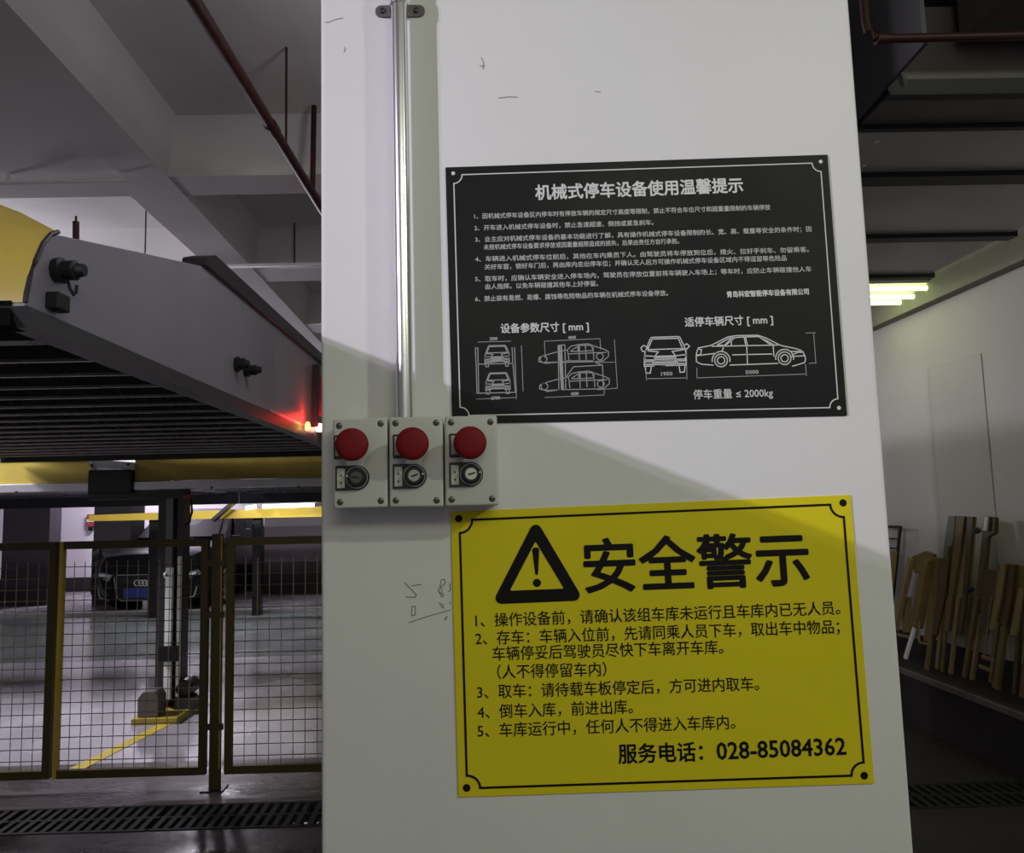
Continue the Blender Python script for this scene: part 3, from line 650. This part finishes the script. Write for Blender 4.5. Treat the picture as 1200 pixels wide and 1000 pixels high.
# ------------------------------------------------------------ third row far behind: bright yellow beam on black posts
YT = 12.0
bt = thing('far_lift_beam', 'bright yellow lift beam on black posts far behind, above the parked car', 'lift beam', (at(230, 606, YT).x, YT, 0))
A, B = at(104, 606, YT), at(520, 593, YT)
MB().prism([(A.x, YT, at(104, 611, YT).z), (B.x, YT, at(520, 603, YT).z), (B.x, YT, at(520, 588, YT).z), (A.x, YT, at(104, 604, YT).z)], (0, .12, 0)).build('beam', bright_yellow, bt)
for px0, px1 in ((170, 182), (293, 303)):
    q0, q1 = at(px0, 640, YT), at(px1, 640, YT)
    MB().box(q0.x, q1.x, YT+.13, YT+.27, 0, A.z+.02).build('post', black_plastic, bt)
MB().tube([at(287, 612, YT-.05), at(288, 620, YT-.05), at(294, 621, YT-.05), at(297, 614, YT-.05)], .02, 8).build('hook', black_rubber, bt, smooth=True)
MB().bar(at(250, 610, YT-.1), at(275, 588, YT-.1), .16, .05).build('brace', lift_dark, bt)
# tube lamp above it
for i, (pa, pb, dep) in enumerate((((100, 605), (185, 600), 12.6), ((288, 596), (300, 594), 11.6), ((308, 594), (368, 592), 11.6))):
    a, b = at(*pa, dep), at(*pb, dep)
    if i == 0: continue
    q = thing('tube_light', ('short', 'short', 'long')[i]+' lit white tube light under the far ceiling, above the yellow beam', 'light', (a+b)/2)
    MB().tube([a, b], .028, 10).build('tube', tube_wh, q)
    MB().bar(a+Vector((-.05, .03, .05)), b+Vector((.05, .03, .05)), .09, .04).build('housing', white_p, q)
    for s_ in (a, b): MB().tube([s_+Vector((0, .03, .07)), (s_.x, s_.y+.03, SLAB)], .006, 6).build('hanger', lift_dark, q)

# red hanging sign on the far wall
YW = 16.53
a, b = at(102, 603, YW), at(110, 617, YW); c_ = at(107, 621, YW)
fs_ = thing('fire_sign', 'small red sign with white band on the pale far wall', 'sign', ((a.x+b.x)/2, YW, b.z))
MB().box(a.x, b.x, YW, YW+.07, b.z, a.z).build('panel', red_sign_m, fs_)
MB().box(a.x, b.x, YW-.01, YW, (a.z+b.z)/2-.035, (a.z+b.z)/2+.02).build('white_band', white_p, fs_)
MB().box(a.x+.03, b.x-.03, YW, YW+.06, b.z-.09, b.z-.01).build('dark_foot', black_plastic, fs_)

# ------------------------------------------------------------ parked black car behind the fence
CXr, CY0 = at(173, 690, 12.75).x, 12.75
car = thing('parked_car', 'black parked car with blue plate seen through the mesh fence', 'car', (CXr, CY0, 0))
# half sections: per station y, list of (halfwidth, z)
st = [(0.00, [(.60, .28), (.74, .42), (.78, .60), (.76, .78), (.70, .90), (.40, .94), (0, .95)]),
      (0.12, [(.74, .24), (.86, .40), (.89, .62), (.87, .82), (.80, .96), (.45, 1.00), (0, 1.01)]),
      (0.55, [(.80, .22), (.93, .40), (.95, .66), (.93, .88), (.84, 1.02), (.50, 1.07), (0, 1.08)]),
      (1.20, [(.80, .22), (.93, .40), (.95, .68), (.93, .94), (.82, 1.07), (.50, 1.12), (0, 1.13)]),
      (1.95, [(.80, .22), (.93, .40), (.95, .70), (.93, .98), (.72, 1.50), (.42, 1.58), (0, 1.60)]),
      (2.40, [(.80, .22), (.93, .40), (.95, .70), (.93, 1.0), (.70, 1.58), (.42, 1.67), (0, 1.68)]),
      (3.60, [(.80, .22), (.93, .40), (.95, .70), (.93, 1.0), (.68, 1.56), (.40, 1.64), (0, 1.65)]),
      (4.35, [(.78, .26), (.88, .42), (.90, .70), (.88, .98), (.70, 1.15), (.4, 1.20), (0, 1.22)]),
      (4.50, [(.66, .34), (.80, .46), (.82, .70), (.80, .92), (.62, 1.05), (.3, 1.08), (0, 1.08)])]
mb = MB(); nn_ = 13; vs = []
for y, hs in st:
    vs += [(CXr+x, CY0+y, z) for x, z in hs]+[(CXr-x, CY0+y, z) for x, z in reversed(hs[:-1])]
fs = []
for i in range(len(st)-1):
    for j in range(nn_): a = i*nn_+j; b = i*nn_+(j+1) % nn_; fs.append((a, b, b+nn_, a+nn_))
fs += [tuple(range(nn_)), tuple(reversed(range((len(st)-1)*nn_, len(st)*nn_)))]
mb.add(vs, fs); mb.build('body', carpaint, car, smooth=True)
MB().prism([(CXr-.72, CY0+1.28, 1.145), (CXr+.72, CY0+1.28, 1.145), (CXr+.60, CY0+1.97, 1.545), (CXr-.60, CY0+1.97, 1.545)], (0, -.03, .03)).build('windscreen', carglass, car)
MB().prism([(CXr+.925, CY0+1.5, 1.05), (CXr+.925, CY0+4.0, 1.05), (CXr+.73, CY0+3.6, 1.50), (CXr+.74, CY0+2.1, 1.50)], (.02, 0, .01)).build('side_window', carglass, car)
# grille frame
gx = [(-.48, .62), (.48, .62), (.53, .57), (.47, .25), (.40, .21), (-.40, .21), (-.47, .25), (-.53, .57)]
gp = [Vector((CXr+x, CY0-.03, z)) for x, z in gx]; chr_m = mat('car_chrome_trim', (.45, .46, .48), .25, metal=.7)
gr = MB().prism([p+Vector((0, .01, 0)) for p in gp], (0, .06, 0)).build('grille', black_plastic, car)
mb = MB()
for i in range(len(gp)): mb.bar(gp[i], gp[(i+1) % len(gp)], .014, .02, up=(0, 1, 0))
mb.build('grille_frame', chr_m, gr)
for i in range(3): MB().bar((CXr-.45, CY0-.02, .58-.04*i), (CXr+.45, CY0-.02, .58-.04*i), .008, .01).build('grille_bar', mat('grille_bar_grey', (.08, .08, .085), .3), gr)
pc = at(163, 695, CY0-.06)
MB().box(pc.x-.26, pc.x+.26, CY0-.065, CY0-.03, pc.z-.08, pc.z+.08).build('number_plate', platebl, car, bevel=.01)
for i in range(4):
    q = at(160.5+4.6*i, 683.5, CY0-.05); ns = 20; v_ = []
    for rr, dy in ((.036, 0), (.052, 0), (.052, .01), (.036, .01)): v_ += [(q.x+rr*math.cos(2*PI*k_/ns), CY0-.06+dy, q.z+rr*math.sin(2*PI*k_/ns)) for k_ in range(ns)]
    MB().add(v_, [(a_*ns+k_, a_*ns+(k_+1) % ns, ((a_+1) % 4)*ns+(k_+1) % ns, ((a_+1) % 4)*ns+k_) for a_ in range(4) for k_ in range(ns)]).build('emblem_ring', white_p, car)
for s in (-1, 1):
    h = MB().prism([(CXr+s*.56, CY0-.03, .62), (CXr+s*.80, CY0+.0, .68), (CXr+s*.86, CY0+.04, .60), (CXr+s*.62, CY0-.04, .52)], (0, .1, 0)).build('headlight', mat('headlight_glass', (.30, .31, .33), .12, metal=.4), car)
    MB().prism([(CXr+s*.58, CY0-.05, .60), (CXr+s*.78, CY0-.02, .65), (CXr+s*.79, CY0-.02, .61), (CXr+s*.60, CY0-.05, .57)], (0, .02, 0)).build('light_strip', white_p, h)
    MB().bar((CXr+s*.60, CY0-.03, .22), (CXr+s*.76, CY0-.01, .26), .02, .02).build('bumper_trim', chr_m, car)
    MB().bar((CXr+s*.76, CY0-.01, .26), (CXr+s*.80, CY0, .42), .02, .02).build('bumper_trim', chr_m, car)
    m_ = MB().box(CXr+s*1.0-.09, CXr+s*1.0+.09, CY0+1.35, CY0+1.43, 1.05, 1.18).build('mirror', carpaint, car, bevel=.02)
    for yy in (.95, 3.65):
        wv = MB().lathe((CXr+s*.74, CY0+yy, .355), (s, 0, 0), [(0, .28), (.0, .34), (.03, .355), (.19, .355), (.22, .34), (.222, .27)], 28).build('wheel', black_rubber, car, smooth=True)
        rim = MB()
        rim.lathe((CXr+s*.955, CY0+yy, .355), (s, 0, 0), [(0, .07), (.012, .06)], 12)
        for k_ in range(10):
            a_ = 2*PI*k_/10; rim.bar((CXr+s*.962, CY0+yy, .355), (CXr+s*.962, CY0+yy+.25*math.cos(a_), .355+.25*math.sin(a_)), .03, .03, up=(s, 0, 0))
        rim.tube([(CXr+s*.962, CY0+yy+.255*math.cos(2*PI*i/24), .355+.255*math.sin(2*PI*i/24)) for i in range(25)], .016, 6)
        rim.build('rim', mat('alloy_rim', (.55, .53, .50), .3, metal=.6), wv)

# ------------------------------------------------------------ mesh fence
YF = 4.68
def mesh_panel(xa, xb, zb, zt, label, left_m, right_m, ncol, group):
    t = thing('mesh_fence', label, 'fence', ((xa+xb)/2, YF, zb), group)
    for x, m in ((xa, left_m), (xb, right_m)):
        if m: MB().box(x-(.002 if m is fence_lit else .021), x+.021, YF-.02, YF+.02, zb, zt).build('stile', m, t, bevel=.002)
    MB().box(xa+.0215, xb-.0215, YF-.02, YF+.02, zt-.045, zt).build('top_rail', fence_y, t); MB().box(xa+.0215, xb-.0215, YF-.02, YF+.02, zb, zb+.045).build('bottom_rail', fence_y, t)
    n = ncol; vm = None
    z0, z1 = zb+.03, zt-.02
    for i in range(1, n):
        x = xa+.02+(xb-xa-.04)*i/n
        MB().tube([(x, YF-.004, z0), (x, YF-.004, z1-.10)], .0025, 6).build('wire', wire_t, t)
    m = int(round((z1-z0)/.0665)); vm = None
    base = None
    for j in range(1, m):
        z = z0+(z1-z0)*j/m
        if z > z1-.09: continue
        if base is None:
            base = MB().tube([(xa+.02, YF+.004, z), (xb-.02, YF+.004, z)], .0028, 6).build('wire', wire_m, t); zz = z
        else:
            c = base.copy(); C.objects.link(c); c.parent = t; c.location = base.location+Vector((0, 0, z-zz))
    return t
Fz0, Fz1 = .085, 1.445
mesh_panel(-1.62+.0, -2.485, Fz0, Fz1, 'x', None, None, 13, None) if False else None
g = 'yellow framed mesh panels along the drain'
mesh_panel(-2.463, -1.605, Fz0, Fz1, 'wide mesh fence panel between the bright yellow stile and the fence post', fence_lit, fence_y, 13, g)
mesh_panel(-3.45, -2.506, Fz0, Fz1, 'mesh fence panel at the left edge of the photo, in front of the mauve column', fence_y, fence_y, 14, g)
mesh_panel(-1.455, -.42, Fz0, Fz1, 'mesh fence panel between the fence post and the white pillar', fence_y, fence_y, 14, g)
t = thing('fence_post', 'dull yellow fence post standing between two mesh panels', 'post', (-1.53, YF, 0))
MB().box(-1.56, -1.505, YF-.028, YF+.028, 0, 1.47).build('shaft', fence_y, t, bevel=.003)
MB().bar((-1.5035, YF-.02, .12), (-1.5035, YF-.02, 1.46), .003, .012).build('bright_edge', fence_lit, t)  # thin strip down the post edge in the lit tube yellow
for z in (.34, 1.18-.2, 1.28):
    MB().box(-1.583, -1.477, YF-.035, YF-.0285, z, z+.035).build('strap', fence_y, t)
MB().box(-1.60, -1.47, YF-.06, YF+.06, 0, .008).build('foot_plate', lift_dark, t)

# ------------------------------------------------------------ drain gratings
gi = 0
protoL = None
x = -4.05
while gi < 9:
    nearp = 'white pillar' if abs(x-.5) < 1.5 else ''
    t = thing('drain_grating', 'g', 'drain grating', (x, 4.275, 0), 'black slotted gratings over the floor drain')
    MB().box(x, x+.78, 4.105, 4.125, -.05, 0.004).build('frame_bar', grate_m, t); MB().box(x, x+.78, 4.425, 4.445, -.05, .004).build('frame_bar', grate_m, t)
    MB().box(x, x+.78, 4.265, 4.285, -.04, .003).build('centre_bar', grate_m, t)
    b0 = None
    for i in range(14):
        if b0 is None: b0 = MB().box(x+.008, x+.036, 4.126, 4.4245, -.04, .0025).build('bar', grate_m, t)
        else:
            c = b0.copy(); C.objects.link(c); c.parent = t; c.location = b0.location+Vector((.0555*i, 0, 0))
    side = 'left' if x < -.3 else 'right'
    t['label'] = {0: 'drain grating beyond the left photo edge, outside the mesh fence', 1: 'drain grating at the left photo edge, below the mesh fence', 2: 'drain grating below the bright yellow fence stile', 3: 'drain grating below the fence post foot',
        4: 'drain grating running up to the left side of the white pillar', 5: 'drain grating behind the white pillar, left half', 6: 'drain grating behind the white pillar, right half', 7: 'drain grating just right of the white pillar at the lower right', 8: 'drain grating at the lower right photo edge, before the ledge'}[gi]
    x += .79; gi += 1

# ------------------------------------------------------------ ceiling pipes on the left
t = thing('sprinkler_pipe', 'dark red sprinkler pipe slanting across the left ceiling towards the pillar', 'pipe', atZ(300, 120, 3.4))
a, b = atZ(222, -60, 3.4), atZ(379, 248, 3.4); a = atZ(190, -60, 3.4); a = a-(b-a)*1.6; a.z = 3.4
MB().tube([a, b, b+(b-a)*.2], .026, 14).build('main_pipe', redpipe, t, smooth=True)
MB().lathe(a.lerp(b, .82)-(b-a).normalized()*.04, b-a, [(0, .031), (.08, .031)], 14).build('coupling', redpipe, t, smooth=True)
jb = atZ(366, 226, 3.4)
MB().tube([jb, (jb.x+.01, jb.y, 3.92)], .016, 10).build('riser', redpipe, t, smooth=True)
MB().tube([a.lerp(b, .86)+Vector((0, 0, .02)), a.lerp(b, .86)+Vector((0, 0, .55))], .006, 6).build('hanger', redpipe, t)
# hanging wires and far batten
t = thing('cable_tray', 'slim white cable tray under the ceiling beyond the lift platform', 'cable tray', at(300, 312, 6.12))
a, b = at(214, 313, 6.12), at(500, 308, 6.12)
MB().bar(a, b, .05, .02).build('tray', white_p, t)
for px in (171, 345):
    q = at(px, 309, 6.12)
    if px == 171: continue
    MB().tube([q, (q.x, q.y, SLAB)], .007, 6).build('hanger', lift_dark, t)
t = thing('white_pipe', 'thin white pipe under the ceiling beam at the upper left', 'pipe', at(75, 213, 4.36))
a, b = at(-30, 215.5, 4.36), at(149, 212, 4.36)
MB().tube([a, b], .010, 10).build('tube', white_p, t, smooth=True)
for px in (10, 140):
    q = at(px, 213, 4.36); MB().box(q.x-.01, q.x+.01, 4.35, 4.37, q.z, SLAB).build('bracket', white_p, t)
t = thing('drop_rod', 'thin dark threaded rod hanging from the ceiling left of the beam crossing', 'rod', at(170, 290, 5.6))
a = at(170, 297, 5.6); MB().tube([a, (a.x, a.y, SLAB)], .006, 6).build('rod', lift_dark, t)
# short red stub above the platform near end
t = thing('sprinkler_stub', 'short dark red pipe stub behind the platform nose', 'pipe', at(89, 282, 2.6))
a, b = at(89, 288, 2.6), at(89, 260, 2.6)
MB().tube([a, b], .011, 10).build('pipe', redpipe, t, smooth=True); MB().tube([b, b+Vector((0, 0, .02))], .004, 8).build('nozzle', redpipe, t)

# ------------------------------------------------------------ ducts at upper right
ZD = 2.8
t = thing('ventilation_duct', 'wide grey ventilation duct with black flanges at the upper right', 'duct', (1.7, 3.2, ZD))
ys_ = [2.40, 2.76, 2.80, 3.42, 3.46, 4.06]
for y0, y1 in ((2.385, 2.735), (2.82, 3.41), (3.475, 4.05)):
    MB().box(.75, 2.53, y0, y1, ZD+.005, ZD+.42).build('duct_section', duct, t, bevel=.008)
for y0, y1 in ((2.735, 2.82), (3.41, 3.475), (4.05, 4.10), (2.36, 2.384)):
    MB().box(.73, 2.55, y0, y1, ZD-.012, ZD+.44).build('flange', duct_dark, t)
for px, py in ((1027, 166), (1013, 194)):
    q = atZ(px, py, ZD+.002); MB().lathe(q, (0, 0, -1), [(0, .008), (.003, .006)], 8).build('rivet', brightrail, t)
for yy in (2.9, 3.9):
    for xx in (1.0, 2.4): MB().tube([(xx, yy, ZD+.42), (xx, yy, SLAB)], .008, 6).build('hanger', lift_dark, t)
duct2 = mat('dim_brown_duct', (.15, .135, .13), .45, metal=.4, var=.15, vscale=2, rvar=.1)
t = thing('branch_duct', 'dark boxy branch duct with angled lip above the red pipe at the upper right corner', 'duct', (2.3, 2.2, ZD))
MB().box(1.28, 3.3, 2.20, 2.355, ZD, ZD+.30).build('duct_section', duct2, t, bevel=.004)
MB().box(1.27, 3.3, 2.165, 2.20, ZD-.004, ZD+.045).build('lip', duct_dark, t)
MB().box(1.50, 3.3, 1.75, 2.165, ZD+.16, ZD+.75).build('duct_section', duct2, t, bevel=.004)
MB().box(1.72, 3.3, 1.2, 1.75, ZD+.30, ZD+.9).build('duct_section', mat('black_brown_duct', (.05, .045, .048), .5, metal=.3), t, bevel=.004)
MB().prism([(1.262, 1.95, ZD+.02), (1.262, 2.36, ZD), (1.262, 2.36, ZD+.42), (1.262, 1.95, ZD+.42)], (-.012, 0, 0)).build('side_plate', mat('violet_grey_plate', (.10, .095, .11), .4, metal=.4), t)
for yy in (2.25,):
    for xx in (1.4, 3.1): MB().tube([(xx, yy, ZD+.30), (xx, yy, SLAB)], .008, 6).build('hanger', lift_dark, t)
t = thing('flexible_conduit', 'grey conduit stub hanging beside the branch duct at the upper right', 'conduit', at(1052, 50, 2.1))
MB().tube([at(1052, 16, 2.10), at(1052, 60, 2.10), at(1054, 88, 2.10), at(1060, 99, 2.12)], .011, 10).build('tube', mat('grey_flex', (.16, .15, .17), .4, metal=.3), t, smooth=True)
q = at(1052, 16, 2.10); MB().box(q.x-.025, q.x+.02, 2.08, 2.12, q.z-.03, q.z+.04).build('clip', duct_dark, t)
MB().tube([q, (q.x, q.y, SLAB)], .006, 6).build('hanger', lift_dark, t)
t = thing('red_pipe', 'dark red pipe with elbow crossing the upper right corner', 'pipe', at(1100, 45, 1.9))
a, b, c_ = at(1260, 40, 1.92), at(1016, 46, 1.92), at(1008, -60, 1.92)
d1 = (b-a).normalized(); d2 = (c_-b).normalized()
MB().tube([a, b-d1*.05, b-d1*.02+d2*.006, b+d2*.02-d1*.004, b+d2*.05, c_, (c_.x, c_.y, SLAB)], .0115, 14).build('pipe', redpipe, t, smooth=True)
MB().lathe(b-d1*.055, d1, [(0, .015), (.03, .015)], 14).build('elbow_collar', redpipe, t, smooth=True)
t = thing('sprinkler', 'small sprinkler head on the branch duct at the right photo edge', 'sprinkler', atZ(1197, 66, ZD+.16))
q = Vector((2.03, 1.95, ZD+.16)); q = atZ(1197, 64, ZD+.155)
MB().lathe(q, (0, 0, -1), [(-.01, .012), (.0, .028), (.004, .028), (.006, .01), (.03, .009), (.032, .02), (.034, .02)], 14).build('head', silver, t, smooth=True)

# fluorescent battens on the right
spec = [((1090, 333), 5.45, 'nearest'), ((1083, 343), 5.62, 'second nearest'), ((1063, 350), 5.80, 'third nearest'), ((1041, 364), 6.45, 'farthest')]
for (px, py), Y, nm in spec:
    b = at(px, py, Y); a = Vector((b.x-1.15, b.y, b.z))
    t = thing('tube_light', nm+' of the green-white tube lights beside the pillar at upper right', 'light', (a+b)/2, 'tube lights near the side wall')
    MB().tube([a+Vector((.03, 0, -.03)), b+Vector((-.03, 0, -.03))], .019, 12).build('tube', tube_em if nm != 'farthest' else mat('dim_tube', (.6, .62, .5), .4, emit=(.8, .85, .6), estr=.35), t, smooth=True)
    MB().box(a.x, b.x, Y-.035, Y+.035, b.z, b.z+.045).build('housing', white_p, t, bevel=.004)
    for xx in (a.x+.15, b.x-.15): MB().tube([(xx, Y, b.z+.045), (xx, Y, SLAB)], .005, 6).build('hanger', lift_dark, t)

# ------------------------------------------------------------ folded wooden trestles leaning on the right wall
ZL = .381
def leanpt(px, py, x): return atX(px, py, x)
def plank(t, pts, x, th, m, name='board'):
    """board outline in the picture, standing near the side wall at distance x (leaning slightly to it)"""
    P = []
    zs = [atX(a, b, x).z for a, b in pts]; zmin, zmax = min(zs), max(zs)
    for a, b in pts:
        q = atX(a, b, x); f = (q.z-ZL)/(1.2)
        q = atX(a, b, x+.16*max(0, f)); P.append(q)
    return MB().prism(P, (th, 0, 0)).build(name, m, t, bevel=.002, seg=1)
def stick(t, pa, pb, x, w_, m, name='leg'):
    def lp_(p):
        q = atX(*p, x); return atX(*p, x+.16*max(0, (q.z-ZL)/1.2))
    a, b = lp_(pa), lp_(pb)
    if min(a.z, b.z) < ZL+.005:
        if a.z < b.z: a = a.lerp(b, (ZL+.002-a.z)/(b.z-a.z))
        else: b = b.lerp(a, (ZL+.002-b.z)/(a.z-b.z))
    return MB().bar(a, b, w_, w_*.8, up=(1, 0, 0)).build(name, m, t, bevel=.002, seg=1)
XL = 3.20
# metal framed chair at far left
iron = mat('dark_iron_tube', (.035, .03, .03), .4, metal=.5)
t = thing('metal_frame_chair', 'dark metal framed folding chair half hidden behind the pillar edge', 'folding chair', atX(1045, 745, XL))
for a, b, w_ in (((1030, 617), (1056, 618), .022), ((1055, 618), (1046, 705), .022), ((1032, 631), (1053, 632), .012), ((1033, 642), (1052, 643), .012), ((1032, 620), (1030, 700), .02)):
    stick(t, a, b, XL+.03, w_, iron, 'frame_tube')
stick(t, (1047, 646), (1038, 728), XL, .05, wood2, 'slat')
stick(t, (1046, 700), (1044, 768), XL+.01, .02, iron, 'leg')
# stool with splayed legs and shiny foot
t = thing('wooden_stool', 'folded wooden stool with splayed legs and one shiny metal foot, nearest the pillar', 'stool', atX(1075, 770, XL))
plank(t, [(1068, 653), (1084, 646), (1093, 650), (1090, 668), (1072, 672), (1066, 662)], XL, .03, wood, 'seat')
stick(t, (1068, 655), (1049, 738), XL-.01, .045, wood2)
stick(t, (1088, 656), (1074, 735), XL-.03, .075, wood)
stick(t, (1076, 722), (1061, 772), XL-.03, .026, brightrail, 'metal_foot')
stick(t, (1048, 743), (1072, 748), XL+.0, .022, wood2, 'rung'); stick(t, (1073, 748), (1078, 724), XL, .022, wood2, 'rung')
stick(t, (1062, 700), (1064, 742), XL+.05, .06, wood2, 'rear_board')
mk = {}
def trestle(label, board, legs, rungs, m, x, extra=()):
    t = thing('wooden_trestle', label, 'trestle', atX(legs[0][1][0], legs[0][1][1], x), 'folded wooden trestles on the ledge')
    plank(t, board, x, .028, m)
    for i, (a, b, w_, mm) in enumerate(legs): stick(t, a, b, x-.012+.018*(i % 2), w_*.62, mm)
    for a, b, w_, mm in rungs: stick(t, a, b, x-.018, w_, mm, 'rung')
    for pts, mm in extra: plank(t, pts, x-.02, .018, mm, 'side_board')
    return t
trestle('low wooden trestle with broad brown board right of the stool', [(1091, 653), (1110, 655), (1108, 690), (1100, 720), (1092, 752), (1082, 752), (1086, 710)],
        [((1098, 700), (1085, 790), .045, wood), ((1106, 700), (1098, 784), .04, wood2)], [((1077, 726), (1077, 752), .014, wood2), ((1077, 753), (1087, 755), .014, wood2)], wood, XL-.02,
        [([(1100, 655), (1112, 655), (1107, 700), (1097, 745), (1091, 745), (1097, 700)], wood3)])
trestle('slim wooden trestle with grey-topped board behind the tallest plank', [(1111, 605), (1119, 605), (1118, 625), (1114, 650), (1108, 700), (1102, 700), (1106, 640)],
        [((1112, 640), (1099, 786), .035, wood)], [], mat('grey_worn_wood', (.17, .16, .13), .5, var=.2), XL+.04)
trestle('tall paired-board wooden trestle with tapered foot, middle of the row', [(1121, 605), (1140, 606), (1138, 640), (1131, 720), (1127, 745), (1113, 740), (1112, 700), (1117, 650)],
        [((1124, 700), (1114, 790), .042, wood2), ((1112, 700), (1104, 788), .035, wood)], [], wood2, XL-.03,
        [([(1121, 605), (1130, 605.5), (1124, 650), (1116, 700), (1111, 740), (1106, 740), (1112, 690), (1117, 640)], wood),
         ([(1133, 606), (1140, 606), (1137, 650), (1130, 720), (1125, 745), (1121, 745), (1127, 700), (1131, 650)], wood3)])
tt = trestle('tall dark wooden trestle with white-tipped top and metal hinges', [(1153, 605), (1166, 607), (1165, 625), (1157, 630), (1150, 700), (1143, 750), (1137, 750), (1144, 690)],
        [((1146, 700), (1130, 794), .045, wood), ((1150, 720), (1139, 797), .045, wood2)], [], wood3, XL-.03,
        [([(1153, 668), (1169, 668), (1166, 700), (1156, 745), (1146, 745), (1150, 700)], wood3)])
plank(tt, [(1153.5, 605.5), (1157, 605.5), (1155.5, 622), (1151.5, 622)], XL-.055, .01, white_p, 'white_tip')
for p in ((1149, 622), (1141, 691)):
    q = atX(*p, XL+.02); MB().lathe(q+Vector((-.05, 0, 0)), (1, 0, 0), [(0, .02), (.03, .022), (.05, .012)], 12).build('hinge_knob', lift_dark, tt, smooth=True)
trestle('wooden trestle with looped foot rung, right of the white-tipped one', [(1169, 661), (1183, 661), (1180, 700), (1172, 740), (1160, 740), (1163, 710)],
        [((1170, 730), (1162, 800), .05, wood), ((1163, 700), (1153, 768), .022, wood2), ((1177, 735), (1166, 806), .05, wood)],
        [((1151, 770), (1166, 774), .022, wood2), ((1148, 781), (1164, 787), .022, wood2)], wood, XL-.06,
        [([(1172, 661), (1178, 661), (1173, 700), (1164, 740), (1158, 738), (1166, 700)], wood2)])
trestle('wooden trestle with three upright boards at the right photo edge', [(1183, 661), (1203, 664), (1201, 700), (1194, 745), (1174, 742), (1180, 700)],
        [((1178, 735), (1168, 808), .055, wood), ((1195, 740), (1190, 814), .05, wood3)], [], wood, XL-.07,
        [([(1184, 662), (1189, 662), (1185, 700), (1177, 745), (1171, 745), (1179, 700)], wood3), ([(1193, 690), (1198, 690), (1190, 745), (1183, 745)], wood2)])
trestle('wooden trestle mostly cut off by the right photo edge', [(1204, 664), (1224, 668), (1222, 710), (1212, 755), (1196, 750), (1201, 705)],
        [((1207, 740), (1199, 818), .055, wood), ((1218, 745), (1212, 824), .05, wood2)], [], wood3, XL-.08)

for o in bpy.data.objects:
    if o.name.startswith('drain_grating') and 'category' in o:
        pass
